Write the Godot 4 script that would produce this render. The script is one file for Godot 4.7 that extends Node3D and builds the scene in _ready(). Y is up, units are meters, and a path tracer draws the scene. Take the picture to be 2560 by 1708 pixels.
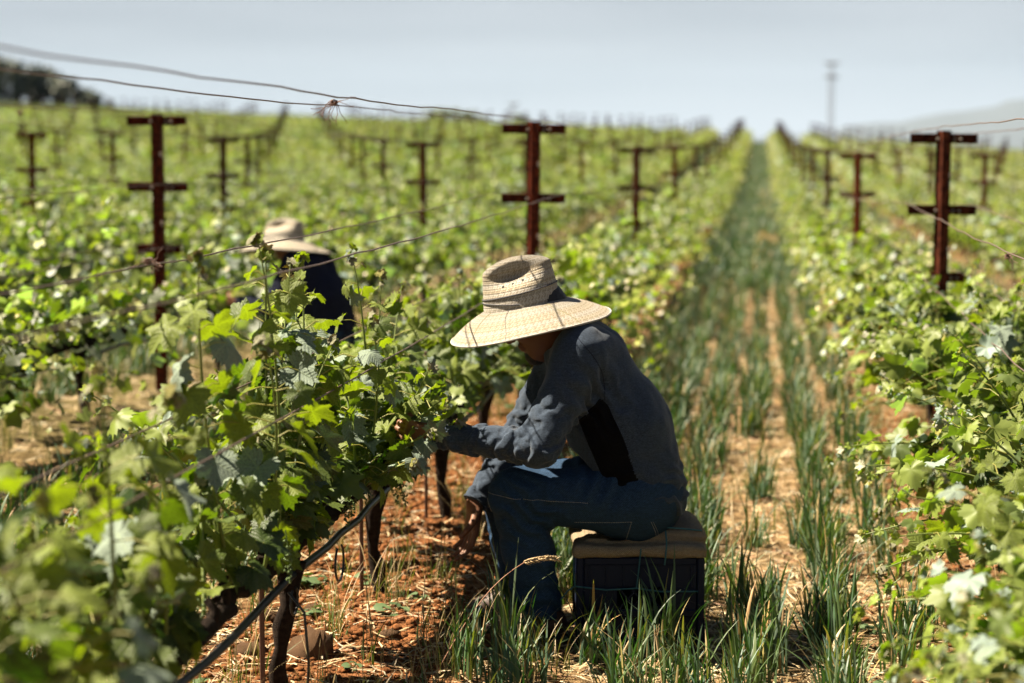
extends Node3D
# A vineyard in spring: a seated worker in a straw hat tends the first row; rows run along -Z, the camera stands at the origin.

const CAM_YAW := 7.24      # degrees the camera is turned to the left of the rows
const CAM_PITCH := -5.82
const ROW_X := -1.21       # the row the seated worker tends
const ROW_GAP := 2.12
const POST_GAP := 8.65
const POST_FIRST := 10.35
const VINE_GAP := 1.225

var used := {}
var noise := FastNoiseLite.new()
var fine := FastNoiseLite.new()
var M := {}


# ---------------------------------------------------------------- mesh builder
class MB:
	var v := PackedVector3Array()
	var n := PackedVector3Array()
	var t := PackedVector2Array()
	var c := PackedColorArray()
	var i := PackedInt32Array()

	func vert(p: Vector3, nn: Vector3, uv := Vector2.ZERO, col := Color.WHITE) -> int:
		v.append(p); n.append(nn); t.append(uv); c.append(col)
		return v.size() - 1

	func tri(a: int, b: int, d: int) -> void:
		i.append(a); i.append(b); i.append(d)

	# flat quad, corners counter-clockwise seen from outside
	func quad(a: Vector3, b: Vector3, d: Vector3, e: Vector3, col := Color.WHITE) -> void:
		var nn := (b - a).cross(e - a)
		if nn.length_squared() < 1e-14:
			nn = (d - b).cross(e - b)
		nn = nn.normalized()
		var k := v.size()
		var w := a.distance_to(b)
		var hh := a.distance_to(e)
		vert(a, nn, Vector2(0, 0), col); vert(b, nn, Vector2(w, 0), col); vert(d, nn, Vector2(w, hh), col); vert(e, nn, Vector2(0, hh), col)
		tri(k, k + 1, k + 2); tri(k, k + 2, k + 3)

	func flat_tri(a: Vector3, b: Vector3, d: Vector3, col := Color.WHITE) -> void:
		var nn := (b - a).cross(d - a).normalized()
		var k := v.size()
		vert(a, nn, Vector2.ZERO, col); vert(b, nn, Vector2.ZERO, col); vert(d, nn, Vector2.ZERO, col)
		tri(k, k + 1, k + 2)

	# box with chamfered edges
	func box(at: Vector3, half: Vector3, ch := 0.003, b := Basis.IDENTITY, col := Color.WHITE) -> void:
		ch = minf(ch, minf(half.x, minf(half.y, half.z)) * 0.49)
		var q := func(sx: int, sy: int, sz: int, ax: int) -> Vector3:
			var p := Vector3(sx * half.x, sy * half.y, sz * half.z)
			for k in 3:
				if k != ax:
					p[k] -= signf(p[k]) * ch
			return at + b * p
		for ax in 3:
			var u := (ax + 1) % 3
			var w := (ax + 2) % 3
			for s in [-1, 1]:
				var cs := []
				for e in [[-1, -1], [1, -1], [1, 1], [-1, 1]]:
					var sg := [0, 0, 0]
					sg[ax] = s; sg[u] = e[0]; sg[w] = e[1]
					cs.append(q.call(sg[0], sg[1], sg[2], ax))
				if s > 0: quad(cs[0], cs[1], cs[2], cs[3], col)
				else: quad(cs[3], cs[2], cs[1], cs[0], col)
		for ax in 3:
			var u := (ax + 1) % 3
			var w := (ax + 2) % 3
			for su in [-1, 1]:
				for sw in [-1, 1]:
					var lo := [0, 0, 0]
					var hi := [0, 0, 0]
					lo[ax] = -1; hi[ax] = 1
					lo[u] = su; hi[u] = su; lo[w] = sw; hi[w] = sw
					var a: Vector3 = q.call(lo[0], lo[1], lo[2], u)
					var bb: Vector3 = q.call(hi[0], hi[1], hi[2], u)
					var cc: Vector3 = q.call(hi[0], hi[1], hi[2], w)
					var dd: Vector3 = q.call(lo[0], lo[1], lo[2], w)
					if su * sw > 0: quad(a, dd, cc, bb, col)
					else: quad(a, bb, cc, dd, col)
		for sx in [-1, 1]:
			for sy in [-1, 1]:
				for sz in [-1, 1]:
					var a: Vector3 = q.call(sx, sy, sz, 0)
					var bb: Vector3 = q.call(sx, sy, sz, 1)
					var cc: Vector3 = q.call(sx, sy, sz, 2)
					if sx * sy * sz > 0: flat_tri(a, bb, cc, col)
					else: flat_tri(a, cc, bb, col)

	func tube(pts: Array, radii: Array, sides := 6, col := Color.WHITE, cap := true) -> void:
		var m := pts.size()
		var first := v.size()
		var side := Vector3.ZERO
		var along := 0.0
		for k in m:
			var p: Vector3 = pts[k]
			var d: Vector3 = (pts[mini(k + 1, m - 1)] - pts[maxi(k - 1, 0)]).normalized()
			if k == 0:
				side = d.cross(Vector3.UP if absf(d.y) < 0.9 else Vector3.RIGHT).normalized()
			else:
				side = (side - d * side.dot(d)).normalized()
				along += p.distance_to(pts[k - 1])
			var up := d.cross(side)
			var r: float = radii[mini(k, radii.size() - 1)]
			for s in sides + 1:
				var a := TAU * s / sides
				var nn := side * cos(a) + up * sin(a)
				vert(p + nn * r, nn, Vector2(float(s) / sides, along), col)
		for k in m - 1:
			for s in sides:
				var a := first + k * (sides + 1) + s
				var b := a + sides + 1
				tri(a, a + 1, b + 1); tri(a, b + 1, b)
		if cap:
			for e in [0, m - 1]:
				var p: Vector3 = pts[e]
				var d: Vector3 = (pts[0] - pts[1]).normalized() if e == 0 else (pts[m - 1] - pts[m - 2]).normalized()
				var k0 := vert(p, d, Vector2.ZERO, col)
				for s in sides + 1:
					vert(v[first + e * (sides + 1) + s], d, Vector2.ZERO, col)
				for s in sides:
					if e == 0: tri(k0, k0 + 2 + s, k0 + 1 + s)
					else: tri(k0, k0 + 1 + s, k0 + 2 + s)

	# a template {v, n, t, i} put down with a transform and a colour
	func add(q: Dictionary, x: Transform3D, col: Color) -> void:
		var k := v.size()
		var qv: PackedVector3Array = q.v
		var qn: PackedVector3Array = q.n
		v.append_array(x * qv)
		var bn := x.basis.orthonormalized()
		for w in qn:
			n.append(bn * w)
		t.append_array(q.t)
		var cc := PackedColorArray()
		cc.resize(qv.size())
		cc.fill(col)
		c.append_array(cc)
		for j in q.i:
			i.append(k + j)

	func data() -> Dictionary:
		return {"v": v, "n": n, "t": t, "i": i}

	func mesh() -> ArrayMesh:
		var a := []
		a.resize(Mesh.ARRAY_MAX)
		a[Mesh.ARRAY_VERTEX] = v
		a[Mesh.ARRAY_NORMAL] = n
		a[Mesh.ARRAY_TEX_UV] = t
		a[Mesh.ARRAY_COLOR] = c
		var r := i.duplicate()
		r.reverse()
		a[Mesh.ARRAY_INDEX] = r
		var m := ArrayMesh.new()
		m.add_surface_from_arrays(Mesh.PRIMITIVE_TRIANGLES, a)
		return m


# ---------------------------------------------------------------- signed distance grid, meshed as surface nets
class Sdf:
	var o: Vector3
	var h: float
	var nx: int
	var ny: int
	var nz: int
	var d := PackedFloat32Array()

	func _init(lo: Vector3, hi: Vector3, cell: float) -> void:
		o = lo
		h = cell
		nx = int(ceil((hi.x - lo.x) / cell)) + 1
		ny = int(ceil((hi.y - lo.y) / cell)) + 1
		nz = int(ceil((hi.z - lo.z) / cell)) + 1
		d.resize(nx * ny * nz)
		d.fill(1.0)

	func span(lo: Vector3, hi: Vector3) -> Array:
		return [clampi(int((lo.x - o.x) / h), 0, nx - 1), clampi(int((hi.x - o.x) / h) + 1, 0, nx - 1), clampi(int((lo.y - o.y) / h), 0, ny - 1), clampi(int((hi.y - o.y) / h) + 1, 0, ny - 1), clampi(int((lo.z - o.z) / h), 0, nz - 1), clampi(int((hi.z - o.z) / h) + 1, 0, nz - 1)]

	func cap(a: Vector3, b: Vector3, ra: float, rb: float, k := 0.0) -> void:
		var m := maxf(ra, rb) + k + 2.5 * h
		var lo := Vector3(minf(a.x, b.x) - m, minf(a.y, b.y) - m, minf(a.z, b.z) - m)
		var hi := Vector3(maxf(a.x, b.x) + m, maxf(a.y, b.y) + m, maxf(a.z, b.z) + m)
		var s := span(lo, hi)
		var x0: int = s[0]
		var x1: int = s[1]
		var ba := b - a
		var q := 1.0 / maxf(ba.dot(ba), 1e-9)
		var rd := rb - ra
		for z in range(s[4], s[5] + 1):
			for y in range(s[2], s[3] + 1):
				var at := (z * ny + y) * nx + x0
				var p := Vector3(o.x + x0 * h, o.y + y * h, o.z + z * h) - a
				for x in range(x0, x1 + 1):
					var u := clampf(p.dot(ba) * q, 0.0, 1.0)
					var w := (p - ba * u).length() - ra - rd * u
					var e := d[at]
					var g := k - absf(w - e)
					w = minf(w, e)
					if g > 0.0:
						w -= g * g * 0.25 / k
					d[at] = w
					at += 1
					p.x += h

	func ell(ctr: Vector3, b: Basis, r: Vector3, k := 0.0) -> void:
		var m := maxf(r.x, maxf(r.y, r.z)) + k + 2.5 * h
		var s := span(ctr - Vector3.ONE * m, ctr + Vector3.ONE * m)
		var inv := b.inverse()
		for z in range(s[4], s[5] + 1):
			for y in range(s[2], s[3] + 1):
				for x in range(s[0], s[1] + 1):
					var q: Vector3 = inv * (Vector3(o.x + x * h, o.y + y * h, o.z + z * h) - ctr)
					var q1 := q / r
					var k0 := q1.length()
					var k1 := (q1 / r).length()
					var w := k0 * (k0 - 1.0) / maxf(k1, 1e-6)
					var at: int = (z * ny + y) * nx + x
					var e := d[at]
					var g := k - absf(w - e)
					w = minf(w, e)
					if g > 0.0:
						w -= g * g * 0.25 / k
					d[at] = w

	func rbox(ctr: Vector3, half: Vector3, r: float, k := 0.0) -> void:
		var s := span(ctr - half - Vector3.ONE * (r + k + 2.5 * h), ctr + half + Vector3.ONE * (r + k + 2.5 * h))
		for z in range(s[4], s[5] + 1):
			for y in range(s[2], s[3] + 1):
				for x in range(s[0], s[1] + 1):
					var q: Vector3 = (Vector3(o.x + x * h, o.y + y * h, o.z + z * h) - ctr).abs() - half
					var w := q.max(Vector3.ZERO).length() + minf(maxf(q.x, maxf(q.y, q.z)), 0.0) - r
					var at: int = (z * ny + y) * nx + x
					var e := d[at]
					var g := k - absf(w - e)
					w = minf(w, e)
					if g > 0.0:
						w -= g * g * 0.25 / k
					d[at] = w

	# keep only what lies behind the plane through p with normal nn, within reach of p
	func cut(p: Vector3, nn: Vector3, reach := 9.0) -> void:
		var s := span(p - Vector3.ONE * reach, p + Vector3.ONE * reach)
		for z in range(s[4], s[5] + 1):
			for y in range(s[2], s[3] + 1):
				for x in range(s[0], s[1] + 1):
					var q := Vector3(o.x + x * h, o.y + y * h, o.z + z * h) - p
					if reach > 5.0 or q.length() < reach:
						var at: int = (z * ny + y) * nx + x
						d[at] = maxf(d[at], q.dot(nn))

	# take away a capsule
	func sub(a: Vector3, b: Vector3, r: float) -> void:
		var ba := b - a
		var q := 1.0 / maxf(ba.dot(ba), 1e-9)
		for z in nz:
			for y in ny:
				for x in nx:
					var p := Vector3(o.x + x * h, o.y + y * h, o.z + z * h) - a
					var u := clampf(p.dot(ba) * q, 0.0, 1.0)
					var at: int = (z * ny + y) * nx + x
					d[at] = maxf(d[at], r - (p - ba * u).length())

	func ripple(f: Callable) -> void:
		var lim := 4.0 * h
		var at := 0
		for z in nz:
			for y in ny:
				for x in nx:
					if absf(d[at]) < lim:
						d[at] += f.call(Vector3(o.x + x * h, o.y + y * h, o.z + z * h))
					at += 1

	func value(p: Vector3) -> float:
		var q := (p - o) / h
		var x := clampi(int(q.x), 0, nx - 2)
		var y := clampi(int(q.y), 0, ny - 2)
		var z := clampi(int(q.z), 0, nz - 2)
		var f := q - Vector3(x, y, z)
		var at := (z * ny + y) * nx + x
		var up := nx
		var fw := nx * ny
		var a := lerpf(lerpf(d[at], d[at + 1], f.x), lerpf(d[at + up], d[at + up + 1], f.x), f.y)
		var b := lerpf(lerpf(d[at + fw], d[at + fw + 1], f.x), lerpf(d[at + fw + up], d[at + fw + up + 1], f.x), f.y)
		return lerpf(a, b, f.z)

	# the surface point nearest the viewer's side (+Z) at x, y
	func front(x: float, y: float, z_from: float) -> Vector3:
		var z := z_from
		while z > o.z:
			var w := value(Vector3(x, y, z))
			if w < 0.0005:
				break
			z -= maxf(w * 0.6, 0.0008)
		return Vector3(x, y, z)

	# adds the surface to out; triangles whose centre satisfies pick go to other instead
	func net(out: MB, other: MB = null, pick: Variant = null) -> void:
		var fw := nx * ny
		var id := PackedInt32Array()
		id.resize(nx * ny * nz)
		id.fill(-1)
		var pos := PackedVector3Array()
		var nor := PackedVector3Array()
		var faces := PackedInt32Array()
		var off := [0, 1, nx, nx + 1, fw, fw + 1, fw + nx, fw + nx + 1]
		var e0 := [0, 2, 4, 6, 0, 1, 4, 5, 0, 1, 2, 3]
		var e1 := [1, 3, 5, 7, 2, 3, 6, 7, 4, 5, 6, 7]
		var lim := 3.2 * h
		for z in nz - 1:
			for y in ny - 1:
				var at := (z * ny + y) * nx - 1
				for x in nx - 1:
					at += 1
					var a := d[at]
					if absf(a) > lim:
						continue
					var q0 := d[at + 1]
					var q1 := d[at + nx]
					var q2 := d[at + nx + 1]
					var q3 := d[at + fw]
					var q4 := d[at + fw + 1]
					var q5 := d[at + fw + nx]
					var q6 := d[at + fw + nx + 1]
					var inside := int(a < 0.0) + int(q0 < 0.0) + int(q1 < 0.0) + int(q2 < 0.0) + int(q3 < 0.0) + int(q4 < 0.0) + int(q5 < 0.0) + int(q6 < 0.0)
					if inside == 0 or inside == 8:
						continue
					var sum := Vector3.ZERO
					var cnt := 0
					for k in 12:
						var i0: int = e0[k]
						var i1: int = e1[k]
						var d0: float = d[at + off[i0]]
						var d1: float = d[at + off[i1]]
						if (d0 < 0.0) != (d1 < 0.0):
							var u := d0 / (d0 - d1)
							var p := Vector3(i0 & 1, (i0 >> 1) & 1, i0 >> 2)
							if k < 4: p.x += u
							elif k < 8: p.y += u
							else: p.z += u
							sum += p
							cnt += 1
					id[at] = pos.size()
					pos.append(o + (Vector3(x, y, z) + sum / cnt) * h)
					nor.append(Vector3(q0 - a + q2 - q1 + q4 - q3 + q6 - q5, q1 - a + q2 - q0 + q5 - q3 + q6 - q4, q3 - a + q4 - q0 + q5 - q1 + q6 - q2).normalized())
					if x > 0 and y > 0 and z > 0:
						var s := a < 0.0
						if s != (q0 < 0.0):
							_face(faces, id[at], id[at - nx], id[at - nx - fw], id[at - fw], s)
						if s != (q1 < 0.0):
							_face(faces, id[at], id[at - fw], id[at - fw - 1], id[at - 1], s)
						if s != (q3 < 0.0):
							_face(faces, id[at], id[at - 1], id[at - 1 - nx], id[at - nx], s)
		var ma := PackedInt32Array()
		ma.resize(pos.size())
		ma.fill(-1)
		var mb := ma.duplicate()
		var k := 0
		while k < faces.size():
			var a := faces[k]
			var b := faces[k + 1]
			var g := faces[k + 2]
			k += 3
			if a < 0 or b < 0 or g < 0:
				continue
			var to := out
			var mp := ma
			var alt: bool = other != null and pick.call((pos[a] + pos[b] + pos[g]) / 3.0)
			if alt:
				for q in [a, b, g]:
					if mb[q] < 0:
						mb[q] = other.vert(pos[q], nor[q], Vector2(pos[q].x, pos[q].y))
				other.tri(mb[a], mb[b], mb[g])
			else:
				for q in [a, b, g]:
					if ma[q] < 0:
						ma[q] = out.vert(pos[q], nor[q], Vector2(pos[q].x, pos[q].y))
				out.tri(ma[a], ma[b], ma[g])

	func _face(f: PackedInt32Array, a: int, b: int, g: int, e: int, s: bool) -> void:
		if s:
			f.append(a); f.append(b); f.append(g); f.append(a); f.append(g); f.append(e)
		else:
			f.append(a); f.append(g); f.append(b); f.append(a); f.append(e); f.append(g)


# ---------------------------------------------------------------- naming and tagging
func numbered(called: String) -> String:
	var k: int = used.get(called, 0)
	used[called] = k + 1
	return called if k == 0 else "%s_%03d" % [called, k]

func tag(o: Node3D, label: String, category: String, group := "") -> Node3D:
	o.set_meta("label", label)
	if category: o.set_meta("category", category)
	if group: o.set_meta("group", group)
	return o

func thing(called: String, label: String, category: String, at := Vector3.ZERO, turn := 0.0, group := "") -> Node3D:
	var o := Node3D.new()
	o.name = numbered(called)
	add_child(o)
	o.position = at
	o.rotation.y = turn
	return tag(o, label, category, group)

func obj(called: String, mesh: Mesh, m: Material, parent: Node3D = null) -> MeshInstance3D:
	var o := MeshInstance3D.new()
	if parent == null:
		o.name = numbered(called)
		add_child(o)
	else:
		var k := 0
		var nm := called
		var key := str(parent.get_instance_id()) + called
		k = used.get(key, 0)
		used[key] = k + 1
		if k: nm = "%s_%03d" % [called, k]
		o.name = nm
		parent.add_child(o, true)
	o.mesh = mesh
	o.material_override = m
	return o

func dup(root: Node3D, at: Vector3, turn: float, label: String, category: String, group := "") -> Node3D:
	var base := String(root.name)
	var r: Node3D = root.duplicate()
	r.name = numbered(base)
	add_child(r)
	r.position = at
	r.rotation.y = turn
	return tag(r, label, category, group)

func structure(called: String, mesh: Mesh, m: Material, label: String) -> MeshInstance3D:
	var o := obj(called, mesh, m)
	o.set_meta("kind", "structure")
	o.set_meta("label", label)
	o.set_meta("category", called.replace("_", " "))
	return o

func stuff(called: String, mesh: Mesh, m: Material, where: Array, tints: Array, label: String, category: String, parent: Node3D = null) -> MultiMeshInstance3D:
	var mm := MultiMesh.new()
	mm.transform_format = MultiMesh.TRANSFORM_3D
	mm.use_colors = true
	mm.mesh = mesh
	mm.instance_count = where.size()
	for k in where.size():
		mm.set_instance_transform(k, where[k])
		mm.set_instance_color(k, tints[k])
	var o := MultiMeshInstance3D.new()
	o.name = numbered(called)
	o.multimesh = mm
	o.material_override = m
	(self if parent == null else parent).add_child(o)
	o.set_meta("kind", "stuff")
	if parent == null:
		tag(o, label, category)
	return o

func ordinal(k: int) -> String:
	var low := ["first", "second", "third", "fourth", "fifth", "sixth", "seventh", "eighth", "ninth", "tenth", "eleventh", "twelfth", "thirteenth", "fourteenth", "fifteenth", "sixteenth", "seventeenth", "eighteenth", "nineteenth", "twentieth"]
	if k <= 20: return low[k - 1]
	var tens := ["twenty", "thirty", "forty", "fifty", "sixty"]
	if k % 10 == 0: return ["twentieth", "thirtieth", "fortieth", "fiftieth"][k / 10 - 2]
	return tens[k / 10 - 2] + "-" + low[k % 10 - 1]

func rnd(r: RandomNumberGenerator, a: float, b: float) -> float:
	return r.randf_range(a, b)

func seeded(k: int) -> RandomNumberGenerator:
	var r := RandomNumberGenerator.new()
	r.seed = k
	return r


# ---------------------------------------------------------------- ground form
func ss(a: float, b: float, x: float) -> float:
	return smoothstep(a, b, x)

func gh(x: float, z: float) -> float:
	var d := -z
	var xl := clampf(x, -80.0, 0.0)
	var xr := clampf(x, 0.0, 18.0)
	var f := ss(20.0, 100.0, d)
	var y := -0.024 * xl - xr * lerpf(0.024, 0.075, f)
	y += -0.16 * ss(9.0, 19.0, d) + 1.45 * ss(38.0, 130.0, d) - xl * 0.012 * ss(60.0, 130.0, d)
	var past := maxf(d - 145.0, 0.0)
	var fall := minf(past * 0.05, 26.0) * ss(0.0, 60.0, past)
	y -= fall * ss(-75.0, -35.0, x)
	y += 1.6 * ss(140.0, 190.0, d) * (1.0 - ss(-75.0, -40.0, x)) * (1.0 - ss(240.0, 500.0, d))
	y -= minf(maxf(absf(x) - 90.0, 0.0) * 0.05, 26.0) * ss(145.0, 300.0, d)
	return y

func micro(x: float, z: float) -> float:
	var d := -z
	if d > 14.0 or d < 1.0: return 0.0
	var near := 1.0 - ss(10.0, 14.0, d)
	var row := absf(fposmod(x - ROW_X + ROW_GAP * 0.5, ROW_GAP) - ROW_GAP * 0.5)
	var w := 1.0 - ss(0.25, 0.6, row)
	return near * ((0.35 + 0.65 * w) * 0.015 * fine.get_noise_2d(x * 14.0, z * 14.0) + 0.02 * fine.get_noise_2d(x * 3.5 + 9.0, z * 3.5) + 0.035 * w)

func on(x: float, z: float) -> Vector3:
	return Vector3(x, gh(x, z) + micro(x, z), z)


# ---------------------------------------------------------------- textures and materials
func tex(im: Image) -> ImageTexture:
	return ImageTexture.create_from_image(im)

func noise_tex(size: int, freq: float, lo: Color, hi: Color, oct := 4, sd := 1, stretch := false) -> NoiseTexture2D:
	var f := FastNoiseLite.new()
	f.seed = sd
	f.frequency = freq
	f.fractal_octaves = oct
	var g := Gradient.new()
	g.set_color(0, lo)
	g.set_color(1, hi)
	var t := NoiseTexture2D.new()
	t.width = size
	t.height = size
	t.seamless = true
	t.noise = f
	t.color_ramp = g
	return t

func leaf_pictures() -> Array:
	var s := 256
	var im := Image.create(s, s, false, Image.FORMAT_RGB8)
	var hm := Image.create(s, s, false, Image.FORMAT_RGB8)
	var main := [0.0, 0.96, -0.96, 1.9, -1.9]
	for py in s:
		for px in s:
			var x := (px / 255.0 - 0.5) / 0.42
			var y := (0.62 - py / 255.0) / 0.55
			var r := sqrt(x * x + y * y)
			var vein := 0.0
			var cell := 0.0
			var best := 9.0
			var th := atan2(x, y)
			for a in main:
				var da := absf(angle_difference(th, a))
				if da < best:
					best = da
			var u := r * cos(best)
			var w := r * sin(best)
			vein = clampf(1.0 - w / (0.022 - 0.012 * minf(r, 1.0)), 0.0, 1.0)
			var q := fposmod((u - w * 1.1) / 0.15, 1.0)
			var q2 := absf(q - 0.5) * 2.0
			vein = maxf(vein, 0.55 * clampf((q2 - 0.86) / 0.1, 0.0, 1.0))
			cell = 1.0 - q2
			var nz := noise.get_noise_2d(px * 2.2, py * 2.2)
			var nf := fine.get_noise_2d(px * 9.0, py * 9.0)
			var base := 0.74 + 0.13 * nz + 0.07 * nf
			var col := Color(base, base, base * 0.95).lerp(Color(1.0, 1.0, 0.8), vein * 0.55)
			im.set_pixel(px, py, col)
			var hh := clampf(0.35 + 0.3 * cell + 0.2 * nf + 0.12 * nz - 0.45 * vein, 0.0, 1.0)
			hm.set_pixel(px, py, Color(hh, hh, hh))
	return [tex(im), tex(hm)]

func weave_pictures() -> Array:
	var s := 96
	var im := Image.create(s, s, false, Image.FORMAT_RGB8)
	var hm := Image.create(s, s, false, Image.FORMAT_RGB8)
	var r := seeded(5)
	var tint := []
	for k in 64: tint.append(rnd(r, 0.72, 1.0))
	for y in s:
		for x in s:
			var colm := y / 24
			var dir := 1 if colm % 2 == 0 else -1
			var q := fposmod(float(x + dir * y), 12.0)
			var id := (int(floor((x + dir * y) / 12.0)) % 8 + 8) % 8 + colm * 8
			var prof := sin(PI * q / 12.0)
			var edge := sin(PI * (y % 24) / 24.0)
			var t: float = tint[id % 64]
			var gap := 0.62 if prof < 0.2 else 1.0
			im.set_pixel(x, y, Color(t * gap, pow(t, 1.15) * gap, pow(t, 1.4) * gap))
			var hh := clampf(prof * (0.35 + 0.65 * edge), 0.0, 1.0)
			hm.set_pixel(x, y, Color(hh, hh, hh))
	return [tex(im), tex(hm)]

func cloth_picture(s: int, lo: float, hi: float, twill: bool, sd: int) -> ImageTexture:
	var im := Image.create(s, s, false, Image.FORMAT_RGB8)
	var r := seeded(sd)
	for y in s:
		var run := 0.5
		for x in s:
			if r.randf() < 0.4: run = r.randf()
			var q := lerpf(lo, hi, run)
			if twill:
				q = lerpf(lo, hi, run * 0.6 + 0.4 * (1.0 if (x + y) % 6 < 3 else 0.0))
			im.set_pixel(x, y, Color(q, q, q))
	return tex(im)

func lin(r: float, g: float, b: float) -> Color:
	return Color(r, g, b).linear_to_srgb()

func mat(col: Color, rough := 0.8, spec := 0.5) -> StandardMaterial3D:
	var m := StandardMaterial3D.new()
	m.albedo_color = col.linear_to_srgb()
	m.roughness = rough
	m.metallic_specular = spec
	return m

func tri_map(m: StandardMaterial3D, t: Texture2D, scale: float, world := false) -> StandardMaterial3D:
	m.albedo_texture = t
	m.uv1_triplanar = true
	m.uv1_world_triplanar = world
	m.uv1_scale = Vector3.ONE * scale
	return m

func bump(m: StandardMaterial3D, t: Texture2D, cm: float) -> StandardMaterial3D:
	m.heightmap_enabled = true
	m.heightmap_texture = t
	m.heightmap_scale = cm
	return m

func vcol(m: StandardMaterial3D) -> StandardMaterial3D:
	m.vertex_color_use_as_albedo = true
	return m

func leafy(m: StandardMaterial3D, back: Color) -> StandardMaterial3D:
	m.backlight_enabled = true
	m.backlight = back
	m.cull_mode = BaseMaterial3D.CULL_DISABLED
	return m

func materials() -> void:
	var lp := leaf_pictures()
	var wp := weave_pictures()
	var grain := noise_tex(512, 0.02, Color(0.45, 0.45, 0.45), Color(1, 1, 1), 5, 3)
	var speck := noise_tex(512, 0.12, Color(0.3, 0.3, 0.3), Color(1, 1, 1), 3, 8)
	M.grain = grain
	# leaves by age: dark, mid, fresh, yellow-green, downy white, bronze tip, pinkish tip
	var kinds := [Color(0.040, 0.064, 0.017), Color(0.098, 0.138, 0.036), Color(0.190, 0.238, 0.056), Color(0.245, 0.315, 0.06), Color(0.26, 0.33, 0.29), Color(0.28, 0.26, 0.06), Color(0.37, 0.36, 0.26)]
	var back := [Color(0.55, 0.75, 0.14), Color(0.85, 0.95, 0.28), Color(0.94, 1.0, 0.32), Color(0.95, 1.0, 0.3), Color(0.35, 0.45, 0.3), Color(0.6, 0.5, 0.15), Color(0.45, 0.4, 0.3)]
	M.leaf = []
	for k in kinds.size():
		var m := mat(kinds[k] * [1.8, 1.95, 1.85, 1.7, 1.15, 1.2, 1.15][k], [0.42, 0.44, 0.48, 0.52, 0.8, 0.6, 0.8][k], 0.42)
		m.albedo_texture = lp[0]
		bump(m, lp[1], 0.22)
		M.leaf.append(leafy(m, back[k]))
	M.kinds = kinds
	M.foliage = leafy(vcol(mat(Color.WHITE, 0.48, 0.42)), Color(0.82, 0.93, 0.38))
	M.grass = leafy(vcol(mat(Color(0.74, 0.74, 0.74), 0.5)), Color(0.5, 0.7, 0.2))
	M.straw = vcol(mat(Color(0.70, 0.70, 0.70), 0.6))
	M.shoot = leafy(mat(Color(0.12, 0.16, 0.035), 0.5), Color(0.2, 0.3, 0.05))
	M.petiole = mat(Color(0.22, 0.21, 0.045), 0.5)
	M.berry = mat(Color(0.075, 0.12, 0.03), 0.5)
	var bark := mat(Color(0.045, 0.032, 0.025), 0.95, 0.2)
	tri_map(bark, grain, 5.0)
	bump(bark, speck, 0.8)
	M.bark = bark
	M.soil = bump(tri_map(vcol(mat(Color(0.88, 0.88, 0.88), 0.95, 0.15)), grain, 1.7, true), speck, 1.2)
	M.clod = bump(tri_map(vcol(mat(Color(0.84, 0.84, 0.84), 0.95, 0.15)), grain, 6.0, true), speck, 0.3)
	var rust_ramp := noise_tex(256, 0.03, Color(0.30, 0.22, 0.2), Color(1.0, 0.9, 0.8), 5, 12)
	M.rust = bump(tri_map(mat(Color(0.145, 0.034, 0.013), 0.8, 0.2), rust_ramp, 3.0), speck, 0.08)
	M.rust.metallic = 0.15
	M.rusts = [M.rust]
	for q in [Color(0.105, 0.030, 0.015), Color(0.185, 0.046, 0.016), Color(0.12, 0.040, 0.022)]:
		var rm: StandardMaterial3D = M.rust.duplicate()
		rm.albedo_color = q.linear_to_srgb()
		rm.uv1_offset = Vector3(q.r * 9.0, q.g * 50.0, 0)
		M.rusts.append(rm)
	M.bolt = mat(Color(0.32, 0.28, 0.24), 0.45)
	M.bolt.metallic = 0.7
	M.wire = mat(Color(0.16, 0.11, 0.09), 0.5)
	M.wire.metallic = 0.5
	M.tendril = mat(Color(0.13, 0.07, 0.05), 0.8)
	M.hose = mat(Color(0.012, 0.012, 0.013), 0.42)
	var straw := vcol(mat(Color(0.66, 0.645, 0.61), 0.7, 0.3))
	straw.albedo_texture = wp[0]
	bump(straw, wp[1], 0.28)
	M.hat = straw
	M.cord = mat(Color(0.05, 0.05, 0.06), 0.7)
	M.eyelet = mat(Color(0.01, 0.01, 0.01), 0.8)
	var heather := cloth_picture(256, 0.55, 1.0, false, 31)
	var fleece := noise_tex(256, 0.25, Color(0.2, 0.2, 0.2), Color(1, 1, 1), 2, 22)
	M.shirt = bump(tri_map(mat(Color(0.056, 0.078, 0.116), 0.9, 0.2), heather, 4.2), fleece, 0.06)
	M.shirt.rim_enabled = true
	M.shirt.rim = 0.5
	M.shirt.rim_tint = 0.3
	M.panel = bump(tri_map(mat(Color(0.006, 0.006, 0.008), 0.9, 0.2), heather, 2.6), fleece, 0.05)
	M.shirt_dark = bump(tri_map(mat(Color(0.022, 0.026, 0.05), 0.9, 0.2), heather, 2.6), fleece, 0.06)
	var twill := cloth_picture(256, 0.45, 1.0, true, 33)
	M.denim = bump(tri_map(mat(Color(0.034, 0.076, 0.152), 0.85, 0.25), twill, 3.4), fleece, 0.05)
	M.stitch = mat(Color(0.28, 0.27, 0.26), 0.8)
	M.skin = bump(mat(Color(0.165, 0.078, 0.045), 0.5, 0.35), speck, 0.02)
	M.skin.uv1_triplanar = true
	M.skin.uv1_scale = Vector3.ONE * 8.0
	M.skin.subsurf_scatter_enabled = true
	M.skin.subsurf_scatter_strength = 0.08
	M.hair = bump(tri_map(mat(Color(0.012, 0.009, 0.008), 0.6), speck, 9.0), speck, 0.15)
	M.eye = mat(Color(0.03, 0.02, 0.015), 0.15)
	M.shoe = bump(tri_map(mat(Color(0.09, 0.043, 0.028), 0.6), grain, 9.0), speck, 0.08)
	M.sole = mat(Color(0.02, 0.018, 0.016), 0.8)
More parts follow.
